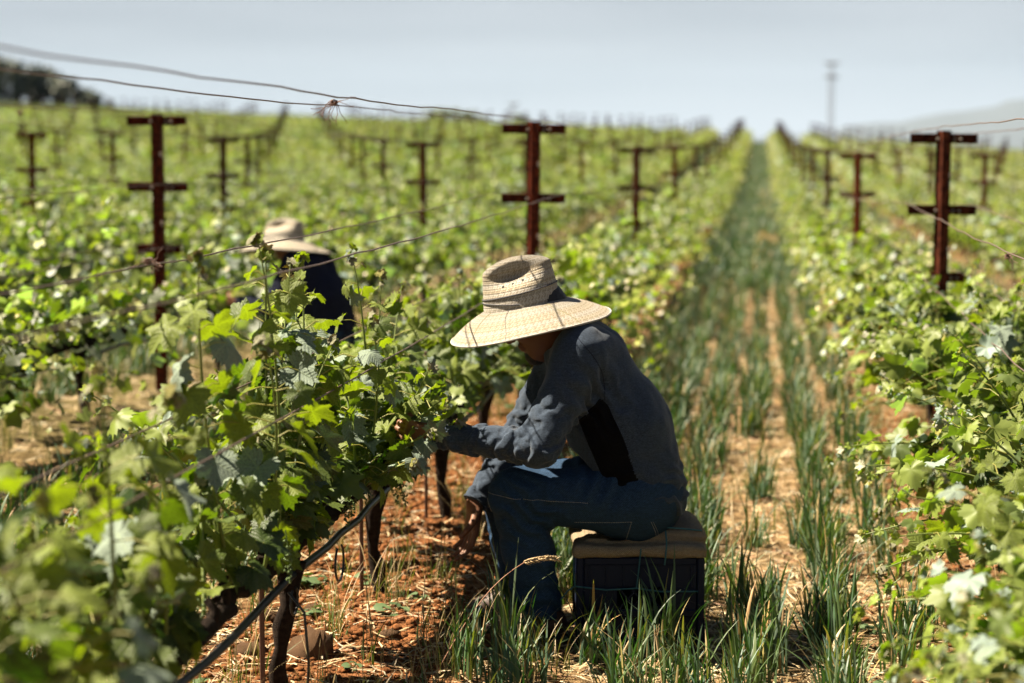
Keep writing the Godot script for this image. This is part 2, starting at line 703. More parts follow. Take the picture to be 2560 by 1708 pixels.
	M.plastic = mat(Color(0.004, 0.008, 0.026), 0.45, 0.3)
	var sack := cloth_picture(256, 0.55, 1.0, true, 35)
	M.sack = bump(tri_map(mat(Color(0.36, 0.28, 0.185), 0.95, 0.15), sack, 4.0), sack, 0.12)
	M.twine = mat(Color(0.025, 0.10, 0.12), 0.8)
	M.ear = mat(Color(0.42, 0.30, 0.16), 0.7)
	M.dry_stem = mat(Color(0.42, 0.20, 0.12), 0.6)
	M.rock = bump(tri_map(mat(Color(0.34, 0.20, 0.115), 0.9, 0.2), grain, 5.0), grain, 1.0)
	M.tree = leafy(vcol(mat(Color.WHITE, 0.6)), Color(0.3, 0.4, 0.1))
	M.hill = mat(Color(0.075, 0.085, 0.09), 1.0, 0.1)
	M.pole = mat(Color(0.16, 0.13, 0.11), 0.8)
	M.steel = mat(Color(0.30, 0.31, 0.32), 0.5)
	M.stake = mat(Color(0.10, 0.045, 0.028), 0.7)


# ---------------------------------------------------------------- grapevines
func leaf_r(th: float, amp: float) -> float:
	var ks := [0.0, 0.28, 0.5, 0.72, 0.96, 1.2, 1.42, 1.65, 1.9, 2.15, 2.4, 2.65, 2.9, PI]
	var rs := [1.0, 0.74, 0.5, 0.68, 0.88, 0.68, 0.5, 0.57, 0.68, 0.56, 0.5, 0.5, 0.34, 0.08]
	var a := absf(th)
	for k in 13:
		if a <= ks[k + 1]:
			var f: float = (a - ks[k]) / (ks[k + 1] - ks[k])
			var r: float = lerpf(rs[k], rs[k + 1], f)
			return lerpf(0.72 if a < 2.8 else r, r, amp)
	return 0.1

# A grape leaf in the XY plane: stalk at the origin, tip towards +Y, upper side towards +Z.
func leaf_shape(sd: int, count: int, ring: bool, amp: float, droop: float, cup: float, teeth: float) -> Dictionary:
	var r := seeded(sd)
	var b := MB.new()
	var ph := rnd(r, 0, TAU)
	var wave := rnd(r, 0.05, 0.12)
	var skew := rnd(r, -0.08, 0.08)
	var bend := rnd(r, -0.15, 0.15)
	var zf := func(x: float, y: float, th: float, q: float) -> float:
		return -droop * q * q + cup * absf(x) + wave * sin(th * 5.0 + ph) * q + bend * x * y + 0.05 * cos(th * 6.55) * q
	b.vert(Vector3.ZERO, Vector3.BACK, Vector2(0.5, 0.62))
	var rings := 2 if ring else 1
	var inner := count / 2
	if ring:
		for k in inner:
			var th := -PI + TAU * k / inner
			var q := leaf_r(th, amp * 0.5) * 0.5
			var x := sin(th) * q
			var y := cos(th) * q
			b.vert(Vector3(x, y, zf.call(x, y, th, q)), Vector3.BACK, Vector2(0.5 + x * 0.42, 0.62 - y * 0.55))
	for k in count:
		var th := -PI + TAU * k / count
		var q := leaf_r(th, amp) * (1.0 + teeth * (1.0 if k % 2 == 0 else -1.0)) * (1.0 + rnd(r, -0.05, 0.05))
		if k == 0: q = 0.06
		var x := sin(th + skew * sin(th)) * q
		var y := cos(th) * q
		b.vert(Vector3(x, y, zf.call(x, y, th, q)), Vector3.BACK, Vector2(0.5 + x * 0.42, 0.62 - y * 0.55))
	if ring:
		for k in inner:
			b.tri(0, 1 + (k + 1) % inner, 1 + k)
		for k in count:
			var a := 1 + (k / 2) % inner
			var e := 1 + ((k + 1) / 2) % inner
			var g := 1 + inner + k
			var f := 1 + inner + (k + 1) % count
			b.tri(a, f, g)
			if a != e: b.tri(a, e, f)
	else:
		for k in count:
			b.tri(0, 1 + (k + 1) % count, 1 + k)
	smooth(b)
	return b.data()

func smooth(b: MB) -> void:
	for k in b.n.size(): b.n[k] = Vector3.ZERO
	for k in range(0, b.i.size(), 3):
		var p := b.v[b.i[k]]
		var w := (b.v[b.i[k + 1]] - p).cross(b.v[b.i[k + 2]] - p)
		for j in 3: b.n[b.i[k + j]] += w
	for k in b.n.size(): b.n[k] = b.n[k].normalized() if b.n[k].length_squared() > 1e-16 else Vector3.BACK

func from_data(q: Dictionary) -> ArrayMesh:
	var b := MB.new()
	b.add(q, Transform3D.IDENTITY, Color.WHITE)
	return b.mesh()

# lays a leaf so that its stalk end is at p, its upper side looks along up and its tip along out
func leaf_at(p: Vector3, up: Vector3, out: Vector3, size: float) -> Transform3D:
	var z := up.normalized()
	var y := (out - z * out.dot(z))
	if y.length_squared() < 1e-6: y = z.cross(Vector3(0.3, 0.1, 0.9))
	y = y.normalized()
	return Transform3D(Basis(y.cross(z), y, z).scaled_local(Vector3.ONE * size), p)

# Grows one vine about the origin, the row running along Z: its leaves, shoots, leaf stalks and bunches.
func grow(r: RandomNumberGenerator, n_shoots: int, gap: float, size: float, tips: Array, spread: float, tall: float, thin: bool, lean_most := 1.0, flop := 0.30) -> Dictionary:
	var leaves := []
	var shoots := []
	var stalks := []
	var bunches := []
	var want := tips.duplicate()
	for s in n_shoots:
		var zb := rnd(r, -0.62, 0.62)
		var base := Vector3(rnd(r, -0.03, 0.03), 0.43, zb)
		var tip: Vector3
		var special := false
		if s < want.size():
			tip = want[s]
			base.z = clampf(tip.z * 0.6 + rnd(r, -0.1, 0.1), -0.65, 0.65)
			special = true
		else:
			var lean := rnd(r, -1, lean_most)
			tip = Vector3(lean * spread, 0.43 + tall * rnd(r, 0.5, 1.0) * (1.0 - 0.35 * absf(lean)), zb + rnd(r, -0.25, 0.25))
			if thin and r.randf() < 0.12: tip.y += rnd(r, 0.1, 0.28)
			if r.randf() < flop:
				tip = Vector3(signf(lean) * spread * rnd(r, 0.7, 1.15), 0.43 + rnd(r, -0.26, 0.18), zb + rnd(r, -0.2, 0.2))
		var mid := base.lerp(tip, 0.5) + Vector3(rnd(r, -0.05, 0.05), 0.10 if not special else 0.03, rnd(r, -0.06, 0.06))
		var pts := []
		var length := base.distance_to(mid) + mid.distance_to(tip)
		var steps := 8
		for k in steps + 1:
			var u := float(k) / steps
			pts.append(base.lerp(mid, u).lerp(mid.lerp(tip, u), u))
		shoots.append(pts)
		var nodes := int(length / gap) + 1
		var az := rnd(r, 0, TAU)
		for k in range(1, nodes + 1):
			var u := clampf((k + rnd(r, -0.2, 0.2)) / nodes, 0.05, 1.0)
			var at := base.lerp(mid, u).lerp(mid.lerp(tip, u), u)
			for extra in (2 if (r.randf() < 0.45 and u < 0.8 and not thin) else 1):
				az += PI + rnd(r, -0.7, 0.7)
				var out := Vector3(cos(az) * 1.25, rnd(r, -0.1, 0.5), sin(az)).normalized()
				var tipness := ss(0.72, 0.97, u)
				var sz := size * rnd(r, 0.75, 1.2) * lerpf(1.0, 0.32, tipness)
				var st := 0.075 * rnd(r, 0.6, 1.25) * lerpf(1.0, 0.3, tipness)
				var p := at + out * st
				var up := Vector3(rnd(r, -0.75, 0.45), rnd(r, 0.25, 1.0), rnd(r, -0.6, 0.75)) + out * 0.55
				if r.randf() < 0.16: up.y = -up.y * 0.4
				var dirn := out + Vector3(0, rnd(r, -1.1, -0.1), 0)
				if u > 0.9:
					dirn = (tip - mid).normalized() + out * 0.8
					up = out * 0.8 + Vector3(0, 0.4, 0)
				var kind: int
				var pick := r.randf()
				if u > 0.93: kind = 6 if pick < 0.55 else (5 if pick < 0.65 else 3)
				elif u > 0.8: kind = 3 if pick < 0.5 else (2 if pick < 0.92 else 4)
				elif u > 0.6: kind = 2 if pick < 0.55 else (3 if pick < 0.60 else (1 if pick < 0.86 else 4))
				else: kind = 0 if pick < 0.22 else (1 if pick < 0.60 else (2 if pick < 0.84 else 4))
				leaves.append([leaf_at(p, up, dirn, sz), kind, r.randi() % 10])
				stalks.append([at, at + out * st * 0.55 + Vector3(0, 0.008, 0), p])
		# the unfolding tip: a little rosette of downy leaves
		var grow_dir := (tip - mid).normalized()
		for e in (4 if thin else 6):
			var a := rnd(r, 0, TAU)
			var out := (grow_dir * rnd(r, 0.4, 1.4) + Vector3(cos(a), rnd(r, -0.2, 0.5), sin(a)) * 0.8).normalized()
			var kd: int = [6, 2, 4, 3, 6, 5, 6][e]
			leaves.append([leaf_at(tip + out * rnd(r, 0.002, 0.016) + Vector3(0, rnd(r, -0.03, 0.01), 0), Vector3(cos(a), 0.6, sin(a)), out, size * rnd(r, 0.16, 0.40)), kd, r.randi() % 10])
		if r.randf() < 0.65 and not thin:
			var u := rnd(r, 0.12, 0.3)
			bunches.append(base.lerp(mid, u).lerp(mid.lerp(tip, u), u) + Vector3(rnd(r, -0.05, 0.05), -0.02, rnd(r, -0.05, 0.05)))
	return {"leaves": leaves, "shoots": shoots, "stalks": stalks, "bunches": bunches}

func wood_shape(sd: int) -> ArrayMesh:
	var r := seeded(sd)
	var b := MB.new()
	var pts := []
	var rad := []
	for k in 9:
		var u := k / 8.0
		pts.append(Vector3(0.02 * sin(u * 5.0 + sd) + rnd(r, -0.006, 0.006), lerpf(-0.06, 0.40, u), 0.02 * cos(u * 4.0 + sd)))
		rad.append((0.031 if u < 0.12 else 0.022) + 0.006 * sin(u * 17.0 + sd) + (0.012 if u > 0.85 else 0.0))
	b.tube(pts, rad, 10)
	for s in [-1, 1]:
		pts = []
		rad = []
		for k in 9:
			var u := k / 8.0
			pts.append(Vector3(rnd(r, -0.012, 0.012), lerpf(0.385, 0.42, ss(0.0, 0.2, u)) + rnd(r, -0.01, 0.01), s * u * 0.62))
			rad.append(lerpf(0.029, 0.021, u) + 0.004 * sin(u * 23.0))
		b.tube(pts, rad, 9)
		for k in 5:
			var z: float = s * (0.08 + k * 0.12)
			var p := Vector3(rnd(r, -0.01, 0.01), 0.425, z)
			b.tube([p, p + Vector3(rnd(r, -0.02, 0.02), 0.03, 0), p + Vector3(rnd(r, -0.03, 0.03), 0.055, rnd(r, -0.02, 0.02))], [0.013, 0.011, 0.009], 6)
	return b.mesh()

func bunch_shape(sd: int) -> ArrayMesh:
	var r := seeded(sd)
	var b := MB.new()
	var ball := MB.new()
	var q := []
	for s in [1, -1]:
		for k in 4:
			q.append([Vector3.UP * s, Vector3(cos(k * PI / 2), 0, sin(k * PI / 2)), Vector3(cos((k + 1) * PI / 2), 0, sin((k + 1) * PI / 2))])
	for f in q:
		var k0 := ball.v.size()
		for p in f: ball.vert(p, p)
		if (f[1] - f[0]).cross(f[2] - f[0]).dot(f[0]) > 0: ball.tri(k0, k0 + 1, k0 + 2)
		else: ball.tri(k0, k0 + 2, k0 + 1)
	var length := rnd(r, 0.07, 0.12)
	b.tube([Vector3(0, 0.02, 0), Vector3(0.004, -length * 0.5, 0.003), Vector3(0, -length, 0)], [0.0016, 0.0012, 0.0008], 5)
	for k in 62:
		var u := r.randf()
		var w := (1.0 - u * 0.75) * 0.022
		var a := rnd(r, 0, TAU)
		var p := Vector3(cos(a) * w * rnd(r, 0.4, 1.1), -u * length, sin(a) * w * rnd(r, 0.4, 1.1))
		b.add(ball.data(), Transform3D(Basis.IDENTITY.scaled(Vector3.ONE * rnd(r, 0.0024, 0.0044)), p), Color.WHITE)
	return b.mesh()

func jitter(c: Color, r: RandomNumberGenerator) -> Color:
	var f := rnd(r, 0.65, 1.3)
	return Color(c.r * f * rnd(r, 0.95, 1.2), c.g * f, c.b * f * rnd(r, 0.85, 1.15))

func foliage_shape(sd: int, n_shoots: int, gap: float, size: float, tpl: Array, spread: float, tall: float) -> ArrayMesh:
	var r := seeded(sd)
	var g := grow(r, n_shoots, gap, size, [], spread, tall, true)
	var b := MB.new()
	for q in g.leaves:
		var kd: int = q[1]
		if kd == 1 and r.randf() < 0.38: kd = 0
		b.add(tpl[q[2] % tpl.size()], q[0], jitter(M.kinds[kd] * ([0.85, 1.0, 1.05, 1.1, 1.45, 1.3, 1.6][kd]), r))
	return b.mesh()

func row_name(k: int) -> String:
	if k == 0: return "the row the seated worker tends"
	if k == 1: return "the row right of the grassy alley"
	if k > 1: return "the %s row right of the grassy alley" % ordinal(k)
	return "the %s row left of the grassy alley" % ordinal(1 - k)

func vineyard() -> void:
	var hero := []
	var hero_data := []
	for k in 10:
		hero_data.append(leaf_shape(100 + k, 48, true, rnd(seeded(k), 0.55, 0.85), [0.12, 0.25, 0.35, 0.5, 0.2, 0.45, 0.3, 0.4, 0.15, 0.55][k], [0.15, 0.25, -0.15, 0.3, 0.45, 0.05, 0.25, -0.2, 0.4, 0.2][k], 0.075))
		hero.append(from_data(hero_data[k]))
	var simple := []
	for k in 4:
		simple.append(leaf_shape(200 + k, 11, false, 0.8, 0.15 + 0.06 * k, 0.15 - 0.08 * k, 0.1))
	var coarse := []
	for k in 2:
		coarse.append(leaf_shape(300 + k, 6, false, 0.3, 0.2, 0.1, 0.05))
	var woods := [wood_shape(1), wood_shape(2), wood_shape(3)]
	var bunch := [bunch_shape(41), bunch_shape(42)]
	var mids := []
	for k in 7:
		mids.append(foliage_shape(500 + k, 34, 0.047, 0.064, simple, 0.59, 0.47))
	var fars := []
	for k in 3:
		fars.append(foliage_shape(600 + k, 30, 0.075, 0.095, coarse, 0.58, 0.46))
	# the shoots of the near row that stand out against the light, by row place: [x across, height, z along the row]
	var named := {
		0: [Vector3(0.2, 0.92, -2.9), Vector3(0.35, 0.85, -2.7), Vector3(0.25, 0.98, -2.55), Vector3(-0.05, 1.12, -2.85)],
		1: [Vector3(0.05, 1.07, -3.25), Vector3(-0.10, 1.0, -3.0), Vector3(0.1, 1.0, -3.5)],
		2: [Vector3(0.02, 1.17, -5.0), Vector3(-0.06, 1.14, -5.2), Vector3(-0.03, 1.19, -4.82), Vector3(0.0, 1.23, -4.63), Vector3(0.02, 1.22, -4.05), Vector3(-0.05, 1.14, -5.25), Vector3(0.1, 1.02, -4.3), Vector3(0.12, 0.95, -4.9)],
		3: [Vector3(0.27, 0.64, -5.50), Vector3(0.31, 0.74, -5.56), Vector3(0.22, 0.56, -5.45), Vector3(0.25, 0.82, -5.6), Vector3(0.33, 0.66, -5.62), Vector3(0.0, 1.14, -5.70), Vector3(0.03, 1.05, -6.0), Vector3(0.02, 1.0, -6.4), Vector3(0.23, 0.80, -5.72), Vector3(0.12, 0.97, -5.4)],
	}
	var spots := []
	for k in range(-30, 9):
		var x := ROW_X + ROW_GAP * k
		var phase := 4.85 if k == 0 else 4.85 + fposmod(k * 0.37, 1.0) * VINE_GAP
		if k == 1: phase = 5.35
		var d := fposmod(phase - 2.2, VINE_GAP) + 2.2
		while d < 131.0:
			var lo := -0.392 * d - 0.9
			var hi := 0.138 * d + 0.85
			if k == -1 and d > 9.3 and d < 10.55:
				d += VINE_GAP
				continue
			if x > lo and x < hi:
				spots.append([d + absf(x) * 0.02, x, -d, k])
			d += VINE_GAP
	spots.sort_custom(func(a, b): return a[0] < b[0])
	var place := {}
	var protos := []
	var far_where := [[], [], []]
	var far_tint := [[], [], []]
	var made := 0
	var rr := seeded(77)
	for s in spots:
		var k: int = s[3]
		var x: float = s[1]
		var z: float = s[2]
		place[k] = place.get(k, 0) + 1
		var base := Vector3(x + rnd(rr, -0.03, 0.03), gh(x, z), z)
		var close: bool = (k == 0 and z > -9.0) or (k == 1 and z > -9.3)
		if made >= 300:
			var q := rr.randi() % 3
			far_where[q].append(Transform3D(Basis(Vector3.UP, PI * (rr.randi() % 2) + rnd(rr, -0.1, 0.1)).scaled(Vector3(1, rnd(rr, 0.9, 1.12), 1)), base))
			var f := rnd(rr, 0.85, 1.15)
			far_tint[q].append(Color(f * rnd(rr, 0.9, 1.15), f, f * 0.95))
			continue
		made += 1
		var kth: int = place[k]
		var label := "leafy grapevine, %s from the camera in %s" % [ordinal(kth), row_name(k)]
		if close:
			if k == 0 and kth <= 4:
				label = ["blurred grapevine filling the lower left corner, nearest the camera", "half blurred grapevine second from the camera in the row the seated worker tends", "grapevine with tall pale-tipped shoots before the other worker, black tube at its trunk", "grapevine whose leaves the seated worker holds"][kth - 1]
			var o := thing("grapevine", label, "grapevine", base, 0.0, "grapevines in rows across the vineyard")
			obj("trunk", woods[made % 3], M.bark, o)
			var r := seeded(1000 + k * 50 + kth)
			var tips := []
			if k == 0 and named.has(kth - 1):
				for p in named[kth - 1]: tips.append(Vector3(p.x, p.y, p.z - z))
			if k == 0 and kth - 1 == 1 or k == 0 and kth - 1 == 0: pass
			var g := grow(r, (14 if kth < 3 else (17 if kth == 3 else 20)) if k == 0 else 37, 0.050, 0.073 if k == 0 and kth < 4 else 0.066, tips, 0.46 if k == 0 else 0.57, (0.48 if kth in [4, 5] else [0.7, 0.50, 0.64, 0.6, 0.6, 0.6][mini(kth - 1, 5)]) if k == 0 else 0.62, false, -0.1 if k == 0 and kth in [4, 5] else (0.05 if k == 0 and kth == 3 else (-0.05 if k == 0 and kth < 3 else 1.0)), (0.42 if kth == 4 else (0.02 if kth == 3 else (0.10 if kth == 2 else 0.28))) if k == 0 else 0.38)
			var sb := MB.new()
			for pts in g.shoots:
				sb.tube(pts, [0.0048, 0.0046, 0.0044, 0.004, 0.0037, 0.0033, 0.0028, 0.0022, 0.0015], 6)
			obj("shoots", sb.mesh(), M.shoot, o).set_meta("kind", "stuff")
			var pb := MB.new()
			for pts in g.stalks: pb.tube(pts, [0.0016, 0.0014, 0.0012], 4, Color.WHITE, false)
			obj("leaf_stalks", pb.mesh(), M.petiole, o).set_meta("kind", "stuff")
			var count := 0
			var rest := MB.new()
			for q in g.leaves:
				count += 1
				if count > 300:
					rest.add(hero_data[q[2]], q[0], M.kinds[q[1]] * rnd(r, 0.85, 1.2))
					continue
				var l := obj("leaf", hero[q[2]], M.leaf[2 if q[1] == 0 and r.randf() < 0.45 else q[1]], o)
				l.transform = q[0]
			if rest.v.size(): obj("foliage", rest.mesh(), M.foliage, o).set_meta("kind", "stuff")
			for p in g.bunches:
				var l := obj("grape_bunch", bunch[r.randi() % 2], M.berry, o)
				l.transform = Transform3D(Basis(Vector3.UP, rnd(r, 0, TAU)) * Basis(Vector3.RIGHT, rnd(r, -0.5, 0.5)), p)
			continue
		var v := rr.randi() % mids.size()
		var turn := PI * (rr.randi() % 2) + rnd(rr, -0.06, 0.06)
		var o: Node3D
		while protos.size() <= v: protos.append(null)
		if protos[v] == null:
			o = thing("grapevine", label, "grapevine", base, turn, "grapevines in rows across the vineyard")
			obj("trunk", woods[v % 3], M.bark, o)
			obj("foliage", mids[v], M.foliage, o).set_meta("kind", "stuff")
			protos[v] = o
		else:
			o = protos[v].duplicate()
			o.name = numbered("grapevine")
			add_child(o)
			o.position = base
			o.rotation.y = turn
			tag(o, label, "grapevine", "grapevines in rows across the vineyard")
		o.scale = Vector3(1, rnd(rr, 0.92, 1.1), 1)
	for q in 3:
		stuff("distant_vines", fars[q], M.foliage, far_where[q], far_tint[q], "mass of far green vine rows climbing to the skyline", "vine rows")


# ---------------------------------------------------------------- trellis
func post_at(k: int, n: int) -> Vector3:
	var x := ROW_X + ROW_GAP * k
	var z := -(POST_FIRST + POST_GAP * n + 0.25 * maxf(-k, 0.0) - 0.08 * maxf(k, 0.0))
	return Vector3(x, gh(x, z), z)

func make_post() -> Node3D:
	var o := thing("trellis_post", "", "trellis post")
	var b := MB.new()
	# folded steel section: thin left flange, slanted face, web and right lip, extruded upwards
	var sec := [Vector2(-0.036, 0.0), Vector2(-0.022, 0.002), Vector2(-0.008, 0.048), Vector2(0.034, 0.050), Vector2(0.036, 0.0), Vector2(0.033, 0.0), Vector2(0.031, 0.046), Vector2(-0.006, 0.044), Vector2(-0.020, -0.003), Vector2(-0.036, -0.004)]
	var y0 := -0.1
	var y1 := 1.585
	var m := sec.size()
	for k in m:
		var p: Vector2 = sec[k]
		var q: Vector2 = sec[(k + 1) % m]
		b.quad(Vector3(p.x, y0, p.y), Vector3(p.x, y1, p.y), Vector3(q.x, y1, q.y), Vector3(q.x, y0, q.y))
	for k in m / 2 - 1:
		var a: Vector2 = sec[k]
		var g: Vector2 = sec[k + 1]
		var e: Vector2 = sec[m - 2 - k]
		var f: Vector2 = sec[m - 1 - k]
		b.quad(Vector3(a.x, y1, a.y), Vector3(g.x, y1, g.y), Vector3(e.x, y1, e.y), Vector3(f.x, y1, f.y))
	obj("upright", b.mesh(), M.rust, o)
	for lv in [[1.545, 0.17], [1.18, 0.172], [0.835, 0.125]]:
		var c := MB.new()
		c.box(Vector3(0, lv[0], 0.012), Vector3(lv[1], 0.024, 0.003), 0.001)
		c.box(Vector3(0, lv[0] + 0.0225, -0.004), Vector3(lv[1], 0.0025, 0.012), 0.001)
		var arm := obj("crossarm", c.mesh(), M.rust, o)
		for bx in [-0.03, 0.055, 0.085]:
			var q := MB.new()
			q.tube([Vector3(bx, lv[0] - 0.003, 0.014), Vector3(bx, lv[0] - 0.003, 0.021), Vector3(bx, lv[0] - 0.003, 0.024)], [0.0085, 0.008, 0.005], 6)
			obj("bolt", q.mesh(), M.bolt, arm)
	for y in [1.36, 0.98]:
		var q := MB.new()
		q.box(Vector3(0.035, y, 0.052), Vector3(0.006, 0.012, 0.002), 0.001)
		obj("clip", q.mesh(), M.bolt, o)
	return o

func trellis() -> void:
	var proto: Node3D = null
	var special := {Vector2i(0, 0): "rusty steel post with three crossarms rising behind the seated worker's hat", Vector2i(-1, 0): "tall rusty post left of the far worker, its dark foot showing through the leaves", Vector2i(1, 0): "rusty post nearest the right edge with an orange-lit strip, biggest of that row"}
	for n in 15:
		for k in range(-30, 8):
			var p := post_at(k, n)
			var d := -p.z
			if d > 128.0 or p.x < -0.392 * d - 0.2 or p.x > 0.138 * d + 0.25: continue
			var label: String = special.get(Vector2i(k, n), "rusty steel post, %s along %s" % [ordinal(n + 1), row_name(k)])
			var turn := rnd(seeded(k * 100 + n), -0.06, 0.06)
			if proto == null:
				proto = make_post()
				proto.position = p
				tag(proto, label, "trellis post", "rusty trellis posts in the vine rows")
			else:
				var c := dup(proto, p, 0.0, label, "trellis post", "rusty trellis posts in the vine rows")
				var rm: Material = M.rusts[(k * 7 + n * 3 + 400) % 4]
				for part in c.get_children():
					if not String(part.name).begins_with("clip"): part.material_override = rm
				c.rotation = Vector3(rnd(seeded(k * 77 + n), -0.012, 0.012), turn, rnd(seeded(k * 31 + n), -0.012, 0.012))
	# wires: one on each end of each crossarm
	var lv := [[1.572, 0.165], [1.207, 0.165], [0.86, 0.12]]
	for k in range(-3, 3):
		for q in 3:
			for s in [-1, 1]:
				var r := seeded(3000 + k * 20 + q * 2 + s)
				var pts := []
				var x: float = ROW_X + ROW_GAP * k + s * float(lv[q][1])
				var d := 1.2
				var end := 35.0
				while d < end:
					var z := -d
					var a := fposmod(d - POST_FIRST, POST_GAP) / POST_GAP
					var sag := -0.025 * sin(PI * a) * (1.0 if q else -0.4) + (0.03 * (1.0 - ss(2.2, 5.5, d)) if q == 0 else 0.0)
					var wig := 0.006 * noise.get_noise_2d(d * 30.0, k * 31.0 + q * 7.0 + s) + 0.002 * noise.get_noise_2d(d * 200.0, k * 11.0 + q + s * 3.0)
					pts.append(Vector3(x + wig, gh(x, z) + float(lv[q][0]) + sag + wig, z))
					d += 0.2 if d < 9.0 else 0.5
				var b := MB.new()
				b.tube(pts, [0.0022], 6)
				var level: String = ["top", "middle", "lower"][q]
				var side: String = "left" if s < 0 else "right"
				tag(obj("trellis_wire", b.mesh(), M.wire), "%s wire of the %s crossarms along %s" % [side, level, row_name(k)], "wire", "trellis wires")
	# dried tendrils left on the wires
	var knots := [[Vector3(-1.045, 1.597, -4.75), "dried tendril knot on the top wires against the sky", 1.0], [Vector3(0.755, 1.15, -6.2), "dried tendril tangle on the sagging wire by the right edge", 0.8], [Vector3(-3.50, 1.64, -9.0), "small dried tendril on the top wire near the left edge", 0.5], [Vector3(-1.375, 1.232, -4.3), "dark dried tendril hanging on the middle wire by the left post", 0.6]]
	for q in knots:
		var r := seeded(int(q[0].z * 100))
		var o := thing("dried_tendril", q[1], "tendril", q[0])
		var b := MB.new()
		for k in 13:
			var pts := [Vector3(rnd(r, -0.012, 0.012), 0, rnd(r, -0.012, 0.012))]
			var dir := Vector3(rnd(r, -1, 1), rnd(r, -1.6, 0.3), rnd(r, -1, 1)).normalized()
			for j in 6:
				dir = (dir + Vector3(rnd(r, -0.8, 0.8), rnd(r, -0.7, 0.5), rnd(r, -0.8, 0.8))).normalized()
				pts.append(pts[j] + dir * 0.011 * q[2])
			b.tube(pts, [0.0017, 0.0012, 0.0008], 5)
		for k in 5:
			var ring := []
			for j in 9:
				ring.append(Vector3(0.006 * cos(j * 0.8), 0.006 * sin(j * 0.8) - 0.001, (k - 2) * 0.006 + j * 0.0006).rotated(Vector3.UP, rnd(r, -0.5, 0.5)))
			b.tube(ring, [0.0016], 5)
		obj("tendril", b.mesh(), M.tendril, o)
	# drip hoses tied under the cordons
	for k in [-2, -1, 0, 1, 2]:
		var o := thing("drip_hose", "black drip irrigation hose tied low along %s" % row_name(k), "irrigation hose", Vector3.ZERO, 0.0, "drip hoses under the vines")
		var x: float = ROW_X + ROW_GAP * k
		var pts := []
		var d := 2.0
		while d < 26.0:
			pts.append(Vector3(x + 0.035 + 0.012 * noise.get_noise_2d(d * 50.0, k * 9.0), gh(x, -d) + 0.375 - 0.018 * sin(PI * fposmod(d - 4.85, VINE_GAP) / VINE_GAP), -d))
			d += 0.2
		var b := MB.new()
		b.tube(pts, [0.0105], 9)
		obj("hose", b.mesh(), M.hose, o)
		if k == 0:
			for q in [[-5.32, 0.052], [-4.78, 0.035], [-3.62, 0.04]]:
				var lp := []
				for j in 19:
					var a: float = -2.6 + j * 5.2 / 18.0
					lp.append(Vector3(x + 0.045, gh(x, q[0]) + 0.345 - q[1] - q[1] * cos(a), q[0] + q[1] * sin(a) * 1.05))
				var lb := MB.new()
				lb.tube(lp, [0.0034], 7)
				obj("emitter_loop", lb.mesh(), M.hose, o)
			var tb := MB.new()
			tb.tube([Vector3(x + 0.04, 0.37, -4.74), Vector3(x + 0.09, 0.33, -4.70), Vector3(x + 0.10, 0.2, -4.70), Vector3(x + 0.085, 0.02, -4.72)], [0.0036], 7)
			obj("emitter_tube", tb.mesh(), M.hose, o)
	# thin training stakes beside the near trunks
	for q in [[0, -4.80, "thin dark steel stake left of the trunk at the bottom edge"], [0, -6.06, "thin steel stake against the trunk beside the worker's reaching hand"], [0, -7.28, "thin steel stake in the leaves behind the seated worker's knee"]]:
		var b := MB.new()
		var x := ROW_X - 0.045
		b.box(Vector3(0, 0.32, 0), Vector3(0.006, 0.36, 0.006), 0.002)
		var st := obj("vine_stake", b.mesh(), M.stake)
		st.position = Vector3(x, gh(x, q[1]), q[1])
		tag(st, q[2], "stake", "training stakes")


# ---------------------------------------------------------------- people
# Local axes of a seated worker: faces -X, +Z is the worker's left side, the origin lies on the ground under the seat.
const SH_N := Vector3(-0.175, 0.872, 0.155)
const EL_N := Vector3(-0.298, 0.600, 0.225)
const WR_N := Vector3(-0.600, 0.617, 0.12)
const SH_F := Vector3(-0.196, 0.858, -0.165)
const EL_F := Vector3(-0.340, 0.585, -0.22)
const WR_F := Vector3(-0.492, 0.375, -0.10)
const HEAD := Vector3(-0.305, 0.972, 0.0)

